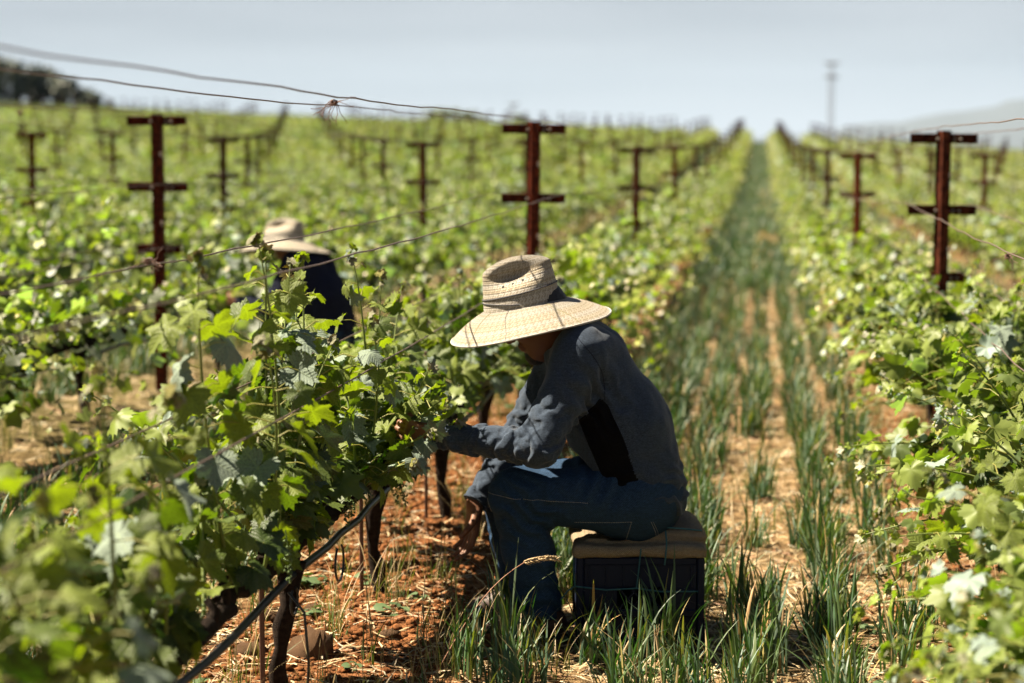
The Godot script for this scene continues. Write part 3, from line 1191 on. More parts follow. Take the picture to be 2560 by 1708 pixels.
func hand(s: Sdf, w: Vector3, a: Vector3, nn: Vector3, curl: Array, thumb_side: float, arm: Vector3) -> void:
	a = a.normalized()
	nn = (nn - a * nn.dot(a)).normalized()
	var sd := a.cross(nn).normalized()
	s.cap(w - arm.normalized() * 0.05, w, 0.026, 0.025)
	s.cap(w, w + a * 0.014, 0.025, 0.023, 0.01)
	for f in 4:
		var off := (f - 1.5) * 0.0185
		var knuckle := w + a * (0.088 - 0.004 * absf(f - 1.2)) + sd * off * thumb_side * -1.0
		s.cap(w + a * 0.012 + sd * off * -0.65 * thumb_side, knuckle, 0.0155, 0.0115, 0.012)
	for f in 4:
		var off := (f - 1.5) * 0.0195
		var p := w + a * (0.088 - 0.004 * absf(f - 1.2)) + sd * off * thumb_side * -1.0
		var len: float = [0.043, 0.048, 0.045, 0.035][f]
		var ang := 0.0
		var rad := 0.0098
		for j in 3:
			ang += float(curl[j]) * (1.0 + 0.08 * f)
			var q: Vector3 = p + (a * cos(ang) + nn * sin(ang)) * len * [1.0, 0.66, 0.5][j]
			s.cap(p, q, rad, rad - 0.0011, 0.003)
			rad -= 0.0011
			p = q
	var tb := w + a * 0.026 + sd * 0.026 * thumb_side + nn * 0.004
	var t1 := tb + (a * 0.65 + sd * 0.55 * thumb_side + nn * 0.45).normalized() * 0.043
	var t2 := t1 + (a * 0.75 + sd * 0.05 * thumb_side + nn * 0.6).normalized() * 0.032
	var t3 := t2 + (a * 0.8 - sd * 0.2 * thumb_side + nn * 0.5).normalized() * 0.025
	s.cap(w + a * 0.015 + sd * 0.012 * thumb_side, tb, 0.015, 0.0145, 0.01)
	s.cap(tb, t1, 0.0135, 0.0115, 0.008)
	s.cap(t1, t2, 0.0112, 0.0102, 0.003)
	s.cap(t2, t3, 0.0102, 0.0085, 0.003)

func body_shape() -> ArrayMesh:
	var b := MB.new()
	var s := Sdf.new(Vector3(-0.68, -0.01, -0.32), Vector3(0.17, 1.0, 0.32), 0.013)
	for z in [-0.05, 0.05]:
		s.cap(Vector3(-0.143, 0.825, z), Vector3(-0.05, 0.62, z * 0.7), 0.10, 0.12, 0.03)
		s.cap(Vector3(-0.05, 0.62, z * 0.7), Vector3(-0.005, 0.44, z), 0.12, 0.115, 0.03)
	s.cap(SH_N, EL_N, 0.05, 0.042, 0.03)
	s.cap(EL_N, WR_N, 0.040, 0.026, 0.02)
	s.cap(SH_F, EL_F, 0.05, 0.042, 0.03)
	s.cap(EL_F, WR_F, 0.040, 0.026, 0.02)
	s.cap(Vector3(-0.03, 0.415, 0.095), Vector3(-0.365, 0.44, 0.13), 0.09, 0.058, 0.03)
	s.cap(Vector3(-0.365, 0.44, 0.13), Vector3(-0.295, 0.08, 0.10), 0.055, 0.035, 0.02)
	s.cap(Vector3(-0.03, 0.415, -0.095), Vector3(-0.395, 0.405, -0.17), 0.09, 0.058, 0.03)
	s.cap(Vector3(-0.395, 0.405, -0.17), Vector3(-0.345, 0.08, -0.15), 0.055, 0.035, 0.02)
	s.cap(Vector3(-0.2, 0.88, 0), HEAD + Vector3(0.03, -0.06, 0), 0.066, 0.055, 0.04)
	s.cap(Vector3(-0.19, 0.87, -0.09), Vector3(-0.19, 0.87, 0.09), 0.05, 0.05, 0.03)
	s.net(b)
	# head on a finer grid
	var f := Vector3(-0.88, -0.475, 0)
	var u := Vector3(-0.475, 0.88, 0)
	var z := Vector3.BACK
	var hb := Basis(f, u, z)
	var h := Sdf.new(HEAD + Vector3(-0.17, -0.20, -0.115), HEAD + Vector3(0.15, 0.15, 0.115), 0.005)
	h.ell(HEAD, hb, Vector3(0.097, 0.104, 0.077))
	h.cap(HEAD + f * 0.025 - u * 0.05, HEAD + f * 0.06 - u * 0.108, 0.056, 0.030, 0.03)
	h.cap(HEAD - f * 0.01 - u * 0.06 + z * 0.04, HEAD + f * 0.05 - u * 0.105 + z * 0.014, 0.024, 0.022, 0.03)
	h.cap(HEAD - f * 0.01 - u * 0.06 - z * 0.04, HEAD + f * 0.05 - u * 0.105 - z * 0.014, 0.024, 0.022, 0.03)
	h.cap(HEAD + f * 0.084 + u * 0.012 - z * 0.03, HEAD + f * 0.084 + u * 0.012 + z * 0.03, 0.015, 0.015, 0.015)
	h.cap(HEAD + f * 0.093 + u * 0.0, HEAD + f * 0.112 - u * 0.036, 0.009, 0.0125, 0.012)
	for q in [-1, 1]:
		h.cap(HEAD + f * 0.100 - u * 0.040 + z * 0.010 * q, HEAD + f * 0.104 - u * 0.040 + z * 0.012 * q, 0.0085, 0.008, 0.006)
		h.cap(HEAD + f * 0.070 - u * 0.028 + z * 0.038 * q, HEAD + f * 0.060 - u * 0.03 + z * 0.05 * q, 0.02, 0.018, 0.02)
		h.ell(HEAD - f * 0.012 - u * 0.022 + z * 0.080 * q, hb, Vector3(0.022, 0.033, 0.011), 0.008)
	h.cap(HEAD + f * 0.090 - u * 0.066 - z * 0.018, HEAD + f * 0.090 - u * 0.066 + z * 0.018, 0.008, 0.008, 0.006)
	h.cap(HEAD + f * 0.087 - u * 0.078 - z * 0.015, HEAD + f * 0.087 - u * 0.078 + z * 0.015, 0.0085, 0.0085, 0.006)
	h.cap(Vector3(-0.2, 0.88, 0), HEAD + Vector3(0.03, -0.06, 0), 0.067, 0.056, 0.04)
	h.net(b)
	var hn := Sdf.new(WR_N + Vector3(-0.19, -0.09, -0.10), WR_N + Vector3(0.07, 0.12, 0.12), 0.0032)
	hand(hn, WR_N, Vector3(-1.0, 0.12, -0.15), Vector3(0.05, 0.35, -1.0), [0.6, 0.85, 0.6], 1.0, WR_N - EL_N)
	hn.net(b)
	var hf := Sdf.new(WR_F + Vector3(-0.12, -0.22, -0.10), WR_F + Vector3(0.10, 0.08, 0.10), 0.0032)
	hand(hf, WR_F, Vector3(-0.10, -1.0, 0.1), Vector3(-0.9, 0.0, 0.45), [0.25, 0.3, 0.25], -1.0, WR_F - EL_F)
	hf.net(b)
	return b.mesh()

func lx(px: float) -> float: return -0.12 + (px - 1377.0) * 0.0013
func ly(py: float) -> float: return 0.723 - (py - 937.0) * 0.0013

func make_worker(called: String, label: String) -> Node3D:
	var o := thing(called, label, "person")
	obj("body", body_shape(), M.skin, o)
	# shirt: trunk cut along the hem, then sleeves
	var s := Sdf.new(Vector3(-0.65, 0.33, -0.31), Vector3(0.20, 1.0, 0.31), 0.0058)
	for z in [-1.0, 1.0]:
		s.cap(Vector3(-0.150, 0.822, z * 0.062), Vector3(-0.055, 0.625, z * 0.035), 0.122, 0.150, 0.03)
		s.cap(Vector3(-0.055, 0.625, z * 0.035), Vector3(-0.002, 0.43, z * 0.04), 0.150, 0.149, 0.03)
	s.cap(Vector3(-0.17, 0.865, -0.12), Vector3(-0.17, 0.870, 0.12), 0.070, 0.070, 0.05)
	s.cut(Vector3(0.0, 0.385, 0), Vector3(-0.69, -0.73, 0))
	s.cut(Vector3(0.0, 0.385, 0), Vector3(-0.12, -0.99, 0))
	s.cap(Vector3(-0.21, 0.872, 0), Vector3(-0.235, 0.897, 0), 0.078, 0.070, 0.04)
	s.cut(Vector3(-0.232, 0.893, 0), Vector3(-0.62, 0.78, 0), 0.13)
	s.cap(SH_N, EL_N, 0.074, 0.060, 0.05)
	s.cap(SH_F, EL_F, 0.074, 0.060, 0.05)
	s.cap(EL_N, WR_N, 0.058, 0.038, 0.02)
	s.cap(EL_F, WR_F, 0.056, 0.039, 0.02)
	s.cut(WR_N, (WR_N - EL_N).normalized(), 0.075)
	s.cut(WR_F, (WR_F - EL_F).normalized(), 0.075)
	var folds := func(p: Vector3) -> float:
		var w := 0.0
		for arm in [[EL_N, WR_N, SH_N], [EL_F, WR_F, SH_F]]:
			var ba: Vector3 = arm[1] - arm[0]
			var t: float = (p - arm[0]).dot(ba) / ba.length_squared()
			var near := 1.0 - ss(0.075, 0.10, (p - arm[0] - ba * clampf(t, 0, 1)).length())
			if near > 0.0:
				var ph: float = t * 38.0 + 5.0 * noise.get_noise_3d(p.x * 300.0, p.y * 300.0, p.z * 300.0) + p.y * 30.0
				w += near * ss(-0.1, 0.15, t) * (1.0 - ss(0.9, 1.0, t)) * 0.0085 * (pow(0.5 + 0.5 * sin(ph), 2.2) - 0.3)
			var bs: Vector3 = arm[0] - arm[2]
			var u: float = (p - arm[2]).dot(bs) / bs.length_squared()
			var near2 := 1.0 - ss(0.085, 0.115, (p - arm[2] - bs * clampf(u, 0, 1)).length())
			if near2 > 0.0 and u > 0.15:
				w += near2 * ss(0.25, 0.8, u) * 0.0085 * (pow(0.5 + 0.5 * sin(u * 21.0 + 5.0 * noise.get_noise_3d(p.x * 240.0, p.y * 240.0, p.z * 240.0) + p.x * 40.0), 2.0) - 0.4)
		var soft := noise.get_noise_3d(p.x * 190.0, p.y * 130.0, p.z * 190.0)
		w += 0.007 * soft
		w += 0.004 * (1.0 - absf(noise.get_noise_3d(p.x * 120.0 + p.y * 90.0, p.y * 60.0 - p.x * 40.0, p.z * 60.0)) * 3.0) * ss(0.5, 0.7, p.y) * ss(-0.22, -0.05, p.x)
		# creases gathering above the hem and below the arm
		var low := (1.0 - ss(0.42, 0.62, p.y)) * ss(-0.16, -0.04, p.x)
		w += low * 0.0055 * sin(p.y * 120.0 + p.x * 40.0 + 6.0 * noise.get_noise_3d(p.x * 150.0, p.y * 150.0, p.z * 150.0))
		var pit := 1.0 - ss(0.05, 0.17, p.distance_to(Vector3(-0.14, 0.74, 0.2 * signf(p.z))))
		w += pit * 0.006 * sin((p.x * 0.8 + p.y * 0.6) * 130.0 + 4.0 * soft)
		return w
	s.ripple(folds)
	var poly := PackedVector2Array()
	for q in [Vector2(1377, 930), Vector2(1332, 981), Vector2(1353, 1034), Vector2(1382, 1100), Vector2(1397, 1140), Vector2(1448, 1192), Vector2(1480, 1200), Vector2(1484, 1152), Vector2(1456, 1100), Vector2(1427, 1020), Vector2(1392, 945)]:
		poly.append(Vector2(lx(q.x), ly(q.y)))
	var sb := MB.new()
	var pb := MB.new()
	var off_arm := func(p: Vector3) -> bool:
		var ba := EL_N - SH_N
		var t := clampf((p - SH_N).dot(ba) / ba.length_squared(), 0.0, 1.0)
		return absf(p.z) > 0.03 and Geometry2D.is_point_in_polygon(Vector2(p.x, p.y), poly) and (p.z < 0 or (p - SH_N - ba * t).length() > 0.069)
	s.net(sb, pb, off_arm)
	var shirt := obj("shirt", sb.mesh(), M.shirt, o)
	obj("side_panel", pb.mesh(), M.panel, shirt)
	# flat seam round the panel
	var rim := []
	for k in poly.size():
		var e0 := poly[k]
		var e1 := poly[(k + 1) % poly.size()]
		if k == 5 or k == 6: continue
		for q in 7:
			var p := e0.lerp(e1, q / 7.0)
			var w := s.front(p.x, p.y, 0.33)
			if (w - SH_N.lerp(EL_N, clampf((w - SH_N).dot(EL_N - SH_N) / (EL_N - SH_N).length_squared(), 0.0, 1.0))).length() > 0.073:
				rim.append(w + Vector3(0, 0, -0.0012))
	var part := []
	for k in rim.size() + 1:
		if k == rim.size() or (part.size() and part[-1].distance_to(rim[k]) > 0.03):
			if part.size() > 2:
				var rb := MB.new()
				rb.tube(part, [0.0036], 7)
				obj("panel_seam", rb.mesh(), M.panel, shirt)
			part = []
		if k < rim.size(): part.append(rim[k])
	# seam where the sleeve is set in, laid on the cloth
	var seam := []
	for k in 15:
		var u := k / 14.0
		var q := Vector2(lx(1322), ly(786)).lerp(Vector2(lx(1385), ly(935)), u) + Vector2(0.03 * sin(PI * u), 0.0)
		seam.append(s.front(q.x, q.y, 0.33) + Vector3(0, 0, 0.0002))
	var qb := MB.new()
	qb.tube(seam, [0.0011], 5)
	obj("sleeve_seam", qb.mesh(), M.shirt_dark, shirt)
	for cf in [[WR_N, EL_N, 0.0395], [WR_F, EL_F, 0.0405]]:
		var ax: Vector3 = (cf[0] - cf[1]).normalized()
		var cb := MB.new()
		var sx := ax.cross(Vector3.UP).normalized()
		var sy := ax.cross(sx)
		for row in [0.0, -0.024]:
			var ring := []
			for k in 21:
				ring.append(cf[0] + ax * (row - 0.002) + (sx * cos(k * TAU / 20.0) + sy * sin(k * TAU / 20.0)) * (cf[2] + (0.0 if row == 0.0 else 0.0022)))
			cb.tube(ring, [0.0022 if row == 0.0 else 0.001], 5)
		obj("cuff", cb.mesh(), M.shirt, shirt)
	# jeans
	var j := Sdf.new(Vector3(-0.50, 0.05, -0.29), Vector3(0.18, 0.60, 0.29), 0.0075)
	j.cap(Vector3(0.0, 0.425, -0.055), Vector3(0.0, 0.425, 0.055), 0.135, 0.135)
	j.cap(Vector3(0.0, 0.43, 0), Vector3(-0.06, 0.56, 0), 0.13, 0.125, 0.05)
	j.cut(Vector3(-0.04, 0.53, 0), Vector3(-0.3, 0.95, 0))
	j.cap(Vector3(-0.03, 0.420, 0.095), Vector3(-0.365, 0.44, 0.13), 0.106, 0.075, 0.05)
	j.cap(Vector3(-0.03, 0.420, -0.095), Vector3(-0.395, 0.405, -0.17), 0.112, 0.079, 0.05)
	j.cap(Vector3(-0.365, 0.44, 0.13), Vector3(-0.330, 0.27, 0.115), 0.078, 0.072, 0.03)
	j.cap(Vector3(-0.330, 0.27, 0.115), Vector3(-0.292, 0.06, 0.10), 0.072, 0.066, 0.03)
	j.cap(Vector3(-0.395, 0.405, -0.17), Vector3(-0.370, 0.25, -0.16), 0.078, 0.072, 0.03)
	j.cap(Vector3(-0.370, 0.25, -0.16), Vector3(-0.345, 0.06, -0.15), 0.072, 0.066, 0.03)
	j.cut(Vector3(0, 0.072, 0), Vector3(0, -1, 0))
	j.ripple(func(p: Vector3) -> float:
		var knee := 1.0 - ss(0.05, 0.16, Vector2(p.x + 0.33, p.y - 0.40).length())
		var w := 0.006 * noise.get_noise_3d(p.x * 160.0, p.y * 160.0, p.z * 160.0)
		w += knee * 0.007 * sin((p.x * 0.75 + p.y) * 115.0 + 5.0 * noise.get_noise_3d(p.x * 120.0, p.y * 120.0, p.z * 120.0))
		var shin := (1.0 - ss(0.24, 0.34, p.y)) * (0.4 + 0.6 * (1.0 - ss(0.1, 0.2, p.y)))
		w += shin * 0.006 * sin(p.y * 105.0 + p.x * 30.0 + 5.0 * noise.get_noise_3d(p.x * 150.0 + 50.0, p.y * 150.0, p.z * 150.0))
		var groin := 1.0 - ss(0.03, 0.13, Vector2(p.x + 0.12, p.y - 0.50).length())
		w += groin * 0.006 * sin((p.x - p.y * 0.5) * 120.0)
		return w)
	var jb := MB.new()
	j.net(jb)
	var jeans := obj("jeans", jb.mesh(), M.denim, o)
	var lines := [
		[Vector2(1215, 1238), Vector2(1235, 1300), Vector2(1245, 1370)],
		[Vector2(1225, 1247), Vector2(1290, 1254), Vector2(1400, 1262), Vector2(1470, 1266)],
		[Vector2(1437, 1317), Vector2(1500, 1318), Vector2(1577, 1314)],
		[Vector2(1577, 1314), Vector2(1570, 1345), Vector2(1566, 1370)],
		[Vector2(1625, 1315), Vector2(1638, 1345), Vector2(1642, 1365)],
		[Vector2(1630, 1315), Vector2(1644, 1345), Vector2(1648, 1365)],
	]
	for q in lines:
		var sb2 := MB.new()
		for seg in q.size() - 1:
			var a: Vector2 = q[seg] * 0.918
			var e: Vector2 = q[seg + 1] * 0.918
			var nst := int(a.distance_to(e) / 4.0) + 1
			for k in nst:
				var p0 := a.lerp(e, (k + 0.1) / nst)
				var p1 := a.lerp(e, (k + 0.75) / nst)
				var w0 := j.front(lx(p0.x), ly(p0.y), 0.28)
				var w1 := j.front(lx(p1.x), ly(p1.y), 0.28)
				if absf(w0.z - w1.z) < 0.02 and w0.z > -0.1:
					sb2.tube([w0, w1], [0.0009], 4)
		if sb2.v.size():
			var st := obj("stitch_line", sb2.mesh(), M.stitch, jeans)
	# shoes
	var f := Sdf.new(Vector3(-0.20, -0.02, -0.07), Vector3(0.12, 0.16, 0.07), 0.0055)
	f.cap(Vector3(0.0, 0.05, 0), Vector3(0.0, 0.10, 0), 0.046, 0.043)
	f.cap(Vector3(0.03, 0.045, 0), Vector3(-0.06, 0.045, 0), 0.042, 0.044, 0.03)
	f.cap(Vector3(-0.06, 0.042, 0), Vector3(-0.135, 0.030, 0.004), 0.045, 0.036, 0.03)
	f.cut(Vector3(0, 0.012, 0), Vector3(0, -1, 0))
	f.cut(Vector3(0, 0.125, 0), Vector3(0, 1, 0))
	var fb := MB.new()
	f.net(fb)
	var sole := MB.new()
	var outline := []
	for k in 28:
		var a := TAU * k / 28.0
		outline.append(Vector3(-0.048 + 0.128 * cos(a), 0.0, (0.047 - 0.008 * cos(a)) * sin(a)))
	for k in 28:
		var p: Vector3 = outline[k]
		var q: Vector3 = outline[(k + 1) % 28]
		sole.quad(q, p, p + Vector3.UP * 0.017, q + Vector3.UP * 0.017)
		sole.flat_tri(Vector3(-0.05, 0.017, 0), q + Vector3.UP * 0.017, p + Vector3.UP * 0.017)
	var fm := fb.mesh()
	var sm := sole.mesh()
	for at in [Vector3(-0.285, 0.004, 0.10), Vector3(-0.338, 0.004, -0.15)]:
		var sh := obj("shoe", fm, M.shoe, o)
		sh.position = at
		obj("sole", sm, M.sole, sh)
	# hair and beard
	var ff := Vector3(-0.88, -0.475, 0)
	var u := Vector3(-0.475, 0.88, 0)
	var hr := Sdf.new(HEAD + Vector3(-0.15, -0.16, -0.1), HEAD + Vector3(0.14, 0.14, 0.1), 0.006)
	hr.ell(HEAD, Basis(ff, u, Vector3.BACK), Vector3(0.101, 0.109, 0.081))
	hr.cut(HEAD + ff * 0.03 + u * 0.05, (ff + u * -0.35).normalized())
	hr.cut(HEAD - u * 0.07, -u)
	hr.ripple(func(p: Vector3) -> float: return 0.004 * fine.get_noise_3d(p.x * 500.0, p.y * 500.0, p.z * 500.0))
	var hb := MB.new()
	hr.net(hb)
	obj("hair", hb.mesh(), M.hair, o)
	var br := Sdf.new(HEAD + Vector3(-0.15, -0.18, -0.1), HEAD + Vector3(0.10, 0.02, 0.1), 0.005)
	br.cap(HEAD + ff * 0.025 - u * 0.062, HEAD + ff * 0.062 - u * 0.111, 0.055, 0.034, 0.03)
	br.cut(HEAD + ff * 0.05 - u * 0.078, (u * 0.8 - ff * 0.28).normalized())
	br.ripple(func(p: Vector3) -> float: return 0.003 * fine.get_noise_3d(p.x * 500.0, p.y * 500.0, p.z * 500.0))
	var bb := MB.new()
	br.net(bb)
	obj("beard", bb.mesh(), M.hair, o)
	for q in [-1, 1]:
		var eb := SphereMesh.new()
		eb.radius = 0.0115
		eb.height = 0.023
		eb.radial_segments = 12
		eb.rings = 8
		var ey := obj("eye", eb, M.eye, o)
		ey.position = HEAD + ff * 0.0815 - u * 0.007 + Vector3(0, 0, 0.031 * q)
	return o

# Straw hat: crown base at the origin, +X towards the back of the head.
func crown_point(lv: float, a: float) -> Vector3:
	var c := cos(a)
	var s := sin(a)
	var p: Vector3
	if lv >= 1.0:          # side wall, 1 = top edge, 2 = base
		var t := lv - 1.0
		p = Vector3(lerpf(0.0035, 0.0, t) + c * lerpf(0.105, 0.118, t), lerpf(0.106 + 0.006 * c, 0.0, t), s * lerpf(0.074, 0.092, t))
	else:                  # rounded top
		var q := sin(lv * PI * 0.5)
		p = Vector3(0.0035 + c * 0.105 * q, 0.106 + 0.006 * c * q + 0.046 * cos(lv * PI * 0.5) * (1.0 - 0.10 * c * q), s * 0.074 * q)
	for side in [-1.0, 1.0]:
		var d := p - Vector3(-0.008, 0.106, side * 0.070)
		var g := exp(-(d.x * d.x) / (2 * 0.056 * 0.056) - pow(d.y + d.x * -0.12, 2) / (2 * 0.025 * 0.025) - (d.z * d.z) / (2 * 0.04 * 0.04))
		p += Vector3(0.0, -0.010, -side * 0.050) * g
	var cr := exp(-(p.z * p.z) / (2 * 0.018 * 0.018)) * ss(0.11, 0.14, p.y)
	p.y -= 0.007 * cr
	return p

func brim_point(t: float, a: float) -> Vector3:
	var c := cos(a)
	var s := sin(a)
	var drop := 0.068 * (0.62 * t + 0.38 * t * t) + 0.004 * sin(a * 3.0 + 0.6) * t
	return Vector3(lerpf(0.118, 0.243, t) * c + 0.012 * t, -drop, lerpf(0.092, 0.236, t) * s)

func make_hat(parent: Node3D) -> MeshInstance3D:
	var r := seeded(9)
	var band := []
	for k in 80:
		band.append(Color(0.98, 0.95, 0.9) if r.randf() < 0.6 else Color(0.94, 0.86, 0.72))
	var b := MB.new()
	var n := 120
	var grid := func(b: MB, f: Callable, levels: Array, us: float, v0: float, vs: float, flip: bool, lift: float) -> void:
		var first := b.v.size()
		var m := levels.size()
		for k in m:
			for q in n + 1:
				var a := TAU * q / n
				var p: Vector3 = f.call(levels[k], a)
				b.vert(p + Vector3(0, lift, 0), Vector3.UP, Vector2(us * q / n, v0 + vs * k), band[int(v0 * 0.7 + k * 0.5) % 80])
		for k in m - 1:
			for q in n:
				var a := first + k * (n + 1) + q
				var e := a + n + 1
				if flip:
					b.tri(a, a + 1, e + 1); b.tri(a, e + 1, e)
				else:
					b.tri(a, e + 1, a + 1); b.tri(a, e, e + 1)
	var cl := []
	for k in 29: cl.append(k / 28.0)
	for k in range(1, 25): cl.append(1.0 + k / 24.0)
	grid.call(b, crown_point, cl, 34.0, 0.0, 0.155, false, 0.0)
	var bl := []
	for k in 31: bl.append(k / 30.0)
	grid.call(b, brim_point, bl, 54.0, 8.0, 0.25, false, 0.0)
	smooth(b)
	var hat := obj("hat", b.mesh(), M.hat, parent)
	# underside and bound edge
	b = MB.new()
	grid.call(b, brim_point, bl, 42.0, 0.0, 0.21, true, -0.003)
	var cl2 := cl.slice(8)
	grid.call(b, func(lv: float, a: float) -> Vector3: return crown_point(lv, a) * Vector3(0.97, 0.97, 0.97), cl2, 34.0, 0.0, 0.155, true, 0.0)
	smooth(b)
	obj("underside", b.mesh(), M.hat, hat)
	b = MB.new()
	var ring := []
	for q in 97:
		ring.append(brim_point(1.0, TAU * q / 96.0) + Vector3(0, -0.0015, 0))
	b.tube(ring, [0.0032], 8)
	obj("bound_edge", b.mesh(), M.hat, hat)
	# cords round the crown
	var cord := func(h0: float, h1: float, a0: float, a1: float) -> void:
		var pts := []
		for q in 61:
			var a := lerpf(a0, a1, q / 60.0)
			var h := lerpf(h0, h1, 0.5 + 0.5 * cos(a)) 
			var p := crown_point(2.0 - h / 0.108, a)
			p += Vector3(p.x, 0, p.z).normalized() * 0.002
			pts.append(p)
		var cb := MB.new()
		cb.tube(pts, [0.0019], 6)
		obj("cord", cb.mesh(), M.cord, hat)
	cord.call(0.040, 0.047, 0.0, TAU)
	cord.call(0.030, -0.010, PI * 0.52, PI * 1.5)
	for a in [1.92, 2.5, 0.95]:
		var pts := []
		for q in 12:
			pts.append(brim_point(q / 11.0, a + 0.03 * sin(q * 0.5)) + Vector3(0, 0.0008, 0))
		var cb := MB.new()
		cb.tube(pts, [0.0007], 4)
		obj("thread", cb.mesh(), M.cord if a == 1.92 else M.petiole, hat)
	for side in [-1, 1]:
		for q in [0.0, 1.0, 2.0]:
			var a: float = side * (2.02 - q * 0.29)
			var lv: float = 1.30 - q * 0.035
			var p := crown_point(lv, a)
			var px := crown_point(lv, a + 0.02) - crown_point(lv, a - 0.02)
			var py := crown_point(lv - 0.02, a) - crown_point(lv + 0.02, a)
			var nn := px.cross(py).normalized()
			if nn.dot(Vector3(p.x, 0, p.z)) < 0: nn = -nn
			var eb := MB.new()
			eb.tube([p - nn * 0.002, p + nn * 0.0008, p + nn * 0.001], [0.0042, 0.0042, 0.0036], 12)
			obj("eyelet", eb.mesh(), M.eyelet, hat)
	return hat

func make_seat(at: Vector3, turn: float) -> void:
	var o := thing("crate", "dark plastic milk crate under the nearer worker, standing in the grass", "crate", at, turn)
	var hx := 0.178
	var hz := 0.165
	var top := 0.262
	for x in [-1, 1]:
		for z in [-1, 1]:
			var b := MB.new()
			b.box(Vector3(x * hx, top * 0.5, z * hz), Vector3(0.011, top * 0.5, 0.011), 0.004)
			obj("corner_post", b.mesh(), M.plastic, o)
	for y in [0.012, 0.095, top - 0.012]:
		for s in [-1, 1]:
			var b := MB.new()
			b.box(Vector3(0, y, s * hz), Vector3(hx - 0.012, 0.011, 0.008), 0.003)
			obj("rail", b.mesh(), M.plastic, o)
			b = MB.new()
			b.box(Vector3(s * hx, y, 0), Vector3(0.008, 0.011, hz - 0.012), 0.003)
			obj("rail", b.mesh(), M.plastic, o)
	for s in [-1, 1]:
		for face in 2:
			var w := (hx if face == 0 else hz) - 0.012
			var b := MB.new()
			var turnb := Basis.IDENTITY if face == 0 else Basis(Vector3.UP, PI / 2)
			var out := Vector3(0, 0, s * hz) if face == 0 else Vector3(s * hx, 0, 0)
			b.box(out + Vector3(0, 0.206, 0), Vector3(w, 0.034, 0.0035) if face == 0 else Vector3(0.0035, 0.034, w), 0.002)
			obj("side_panel", b.mesh(), M.plastic, o)
			for k in range(-3, 4):
				b = MB.new()
				b.box(out * 1.02 + turnb * Vector3(k * w / 3.3, 0.206, 0), Vector3(0.003, 0.034, 0.004) if face == 0 else Vector3(0.004, 0.034, 0.003), 0.001)
				obj("rib", b.mesh(), M.plastic, o)
			# open lattice band and lower slats
			for q in [-1, 1]:
				b = MB.new()
				b.box(out + turnb * Vector3(q * (w * 0.5 + 0.034), 0.138, 0), (Vector3(w * 0.5 - 0.034, 0.036, 0.0035)), 0.002, turnb)
				obj("side_panel", b.mesh(), M.plastic, o)
			b = MB.new()
			b.box(out * 0.985 + Vector3(0, 0.053, 0), Vector3(w, 0.034, 0.002) if face == 0 else Vector3(0.002, 0.034, w), 0.001)
			obj("side_panel", b.mesh(), M.plastic, o)
			for k in range(-1, 2):
				for dg in [-1, 1]:
					b = MB.new()
					b.box(out + turnb * Vector3(k * w / 4.6, 0.136, 0), Vector3(0.003, 0.043, 0.003), 0.001, turnb * Basis(Vector3.BACK, dg * 0.7))
					obj("lattice_bar", b.mesh(), M.plastic, o)
			for k in range(-4, 5):
				b = MB.new()
				b.box(out + turnb * Vector3(k * w / 4.3, 0.053, 0), Vector3(0.006, 0.034, 0.003), 0.001, turnb)
				obj("slat", b.mesh(), M.plastic, o)
	var fb := MB.new()
	for k in range(-5, 6):
		fb.box(Vector3(k * hx / 5.6, 0.012, 0), Vector3(0.005, 0.004, hz - 0.012), 0.001)
		fb.box(Vector3(0, 0.013, k * hz / 5.6), Vector3(hx - 0.012, 0.0035, 0.005), 0.001)
	obj("floor_grid", fb.mesh(), M.plastic, o)
	# folded sack as a cushion, pressed in by the sitter
	var c := thing("cushion", "tan folded sack cushion tied with teal twine on the crate", "cushion", at + Vector3(0, 0.262, 0), turn)
	var s := Sdf.new(Vector3(-0.235, -0.02, -0.235), Vector3(0.245, 0.14, 0.225), 0.0075)
	s.rbox(Vector3(0.0, 0.018, 0.0), Vector3(0.182, 0.002, 0.167), 0.018)
	s.rbox(Vector3(0.02, 0.046, -0.025), Vector3(0.160, 0.004, 0.140), 0.022, 0.008)
	s.cap(Vector3(0.15, 0.05, -0.14), Vector3(0.16, 0.045, 0.06), 0.032, 0.026, 0.02)
	for z in [-0.055, 0.055]:
		s.sub(Vector3(-0.16, 0.172, z * 1.6), Vector3(0.0, 0.163, z), 0.130)
	s.ripple(func(p: Vector3) -> float:
		return 0.009 * noise.get_noise_3d(p.x * 110.0, p.y * 110.0 + 30.0, p.z * 110.0) + 0.0025 * sin(p.y * 260.0 + p.x * 22.0) * ss(0.12, 0.18, p.x))
	var cb := MB.new()
	s.net(cb)
	obj("sack", cb.mesh(), M.sack, c)
	for q in [[Vector3(0.0, 0.03, 0.188), Vector3(-0.004, -0.02, 0.182), Vector3(-0.012, -0.09, 0.178)], [Vector3(0.075, 0.075, 0.15), Vector3(0.075, 0.045, 0.192), Vector3(0.072, 0.0, 0.188), Vector3(0.07, -0.02, 0.180)], [Vector3(-0.194, 0.03, 0.15), Vector3(-0.196, -0.04, 0.16), Vector3(-0.192, -0.085, 0.17)], [Vector3(0.08, 0.082, 0.13), Vector3(0.13, 0.078, 0.13), Vector3(0.185, 0.07, 0.12)], [Vector3(-0.19, -0.085, 0.176), Vector3(-0.1, -0.095, 0.18), Vector3(-0.012, -0.09, 0.18), Vector3(0.06, -0.1, 0.18), Vector3(0.17, -0.1, 0.178)], [Vector3(-0.192, -0.085, 0.17), Vector3(-0.215, -0.10, 0.175), Vector3(-0.235, -0.125, 0.18)]]:
		var tb := MB.new()
		tb.tube(q, [0.0024], 6)
		obj("twine", tb.mesh(), M.twine, c)

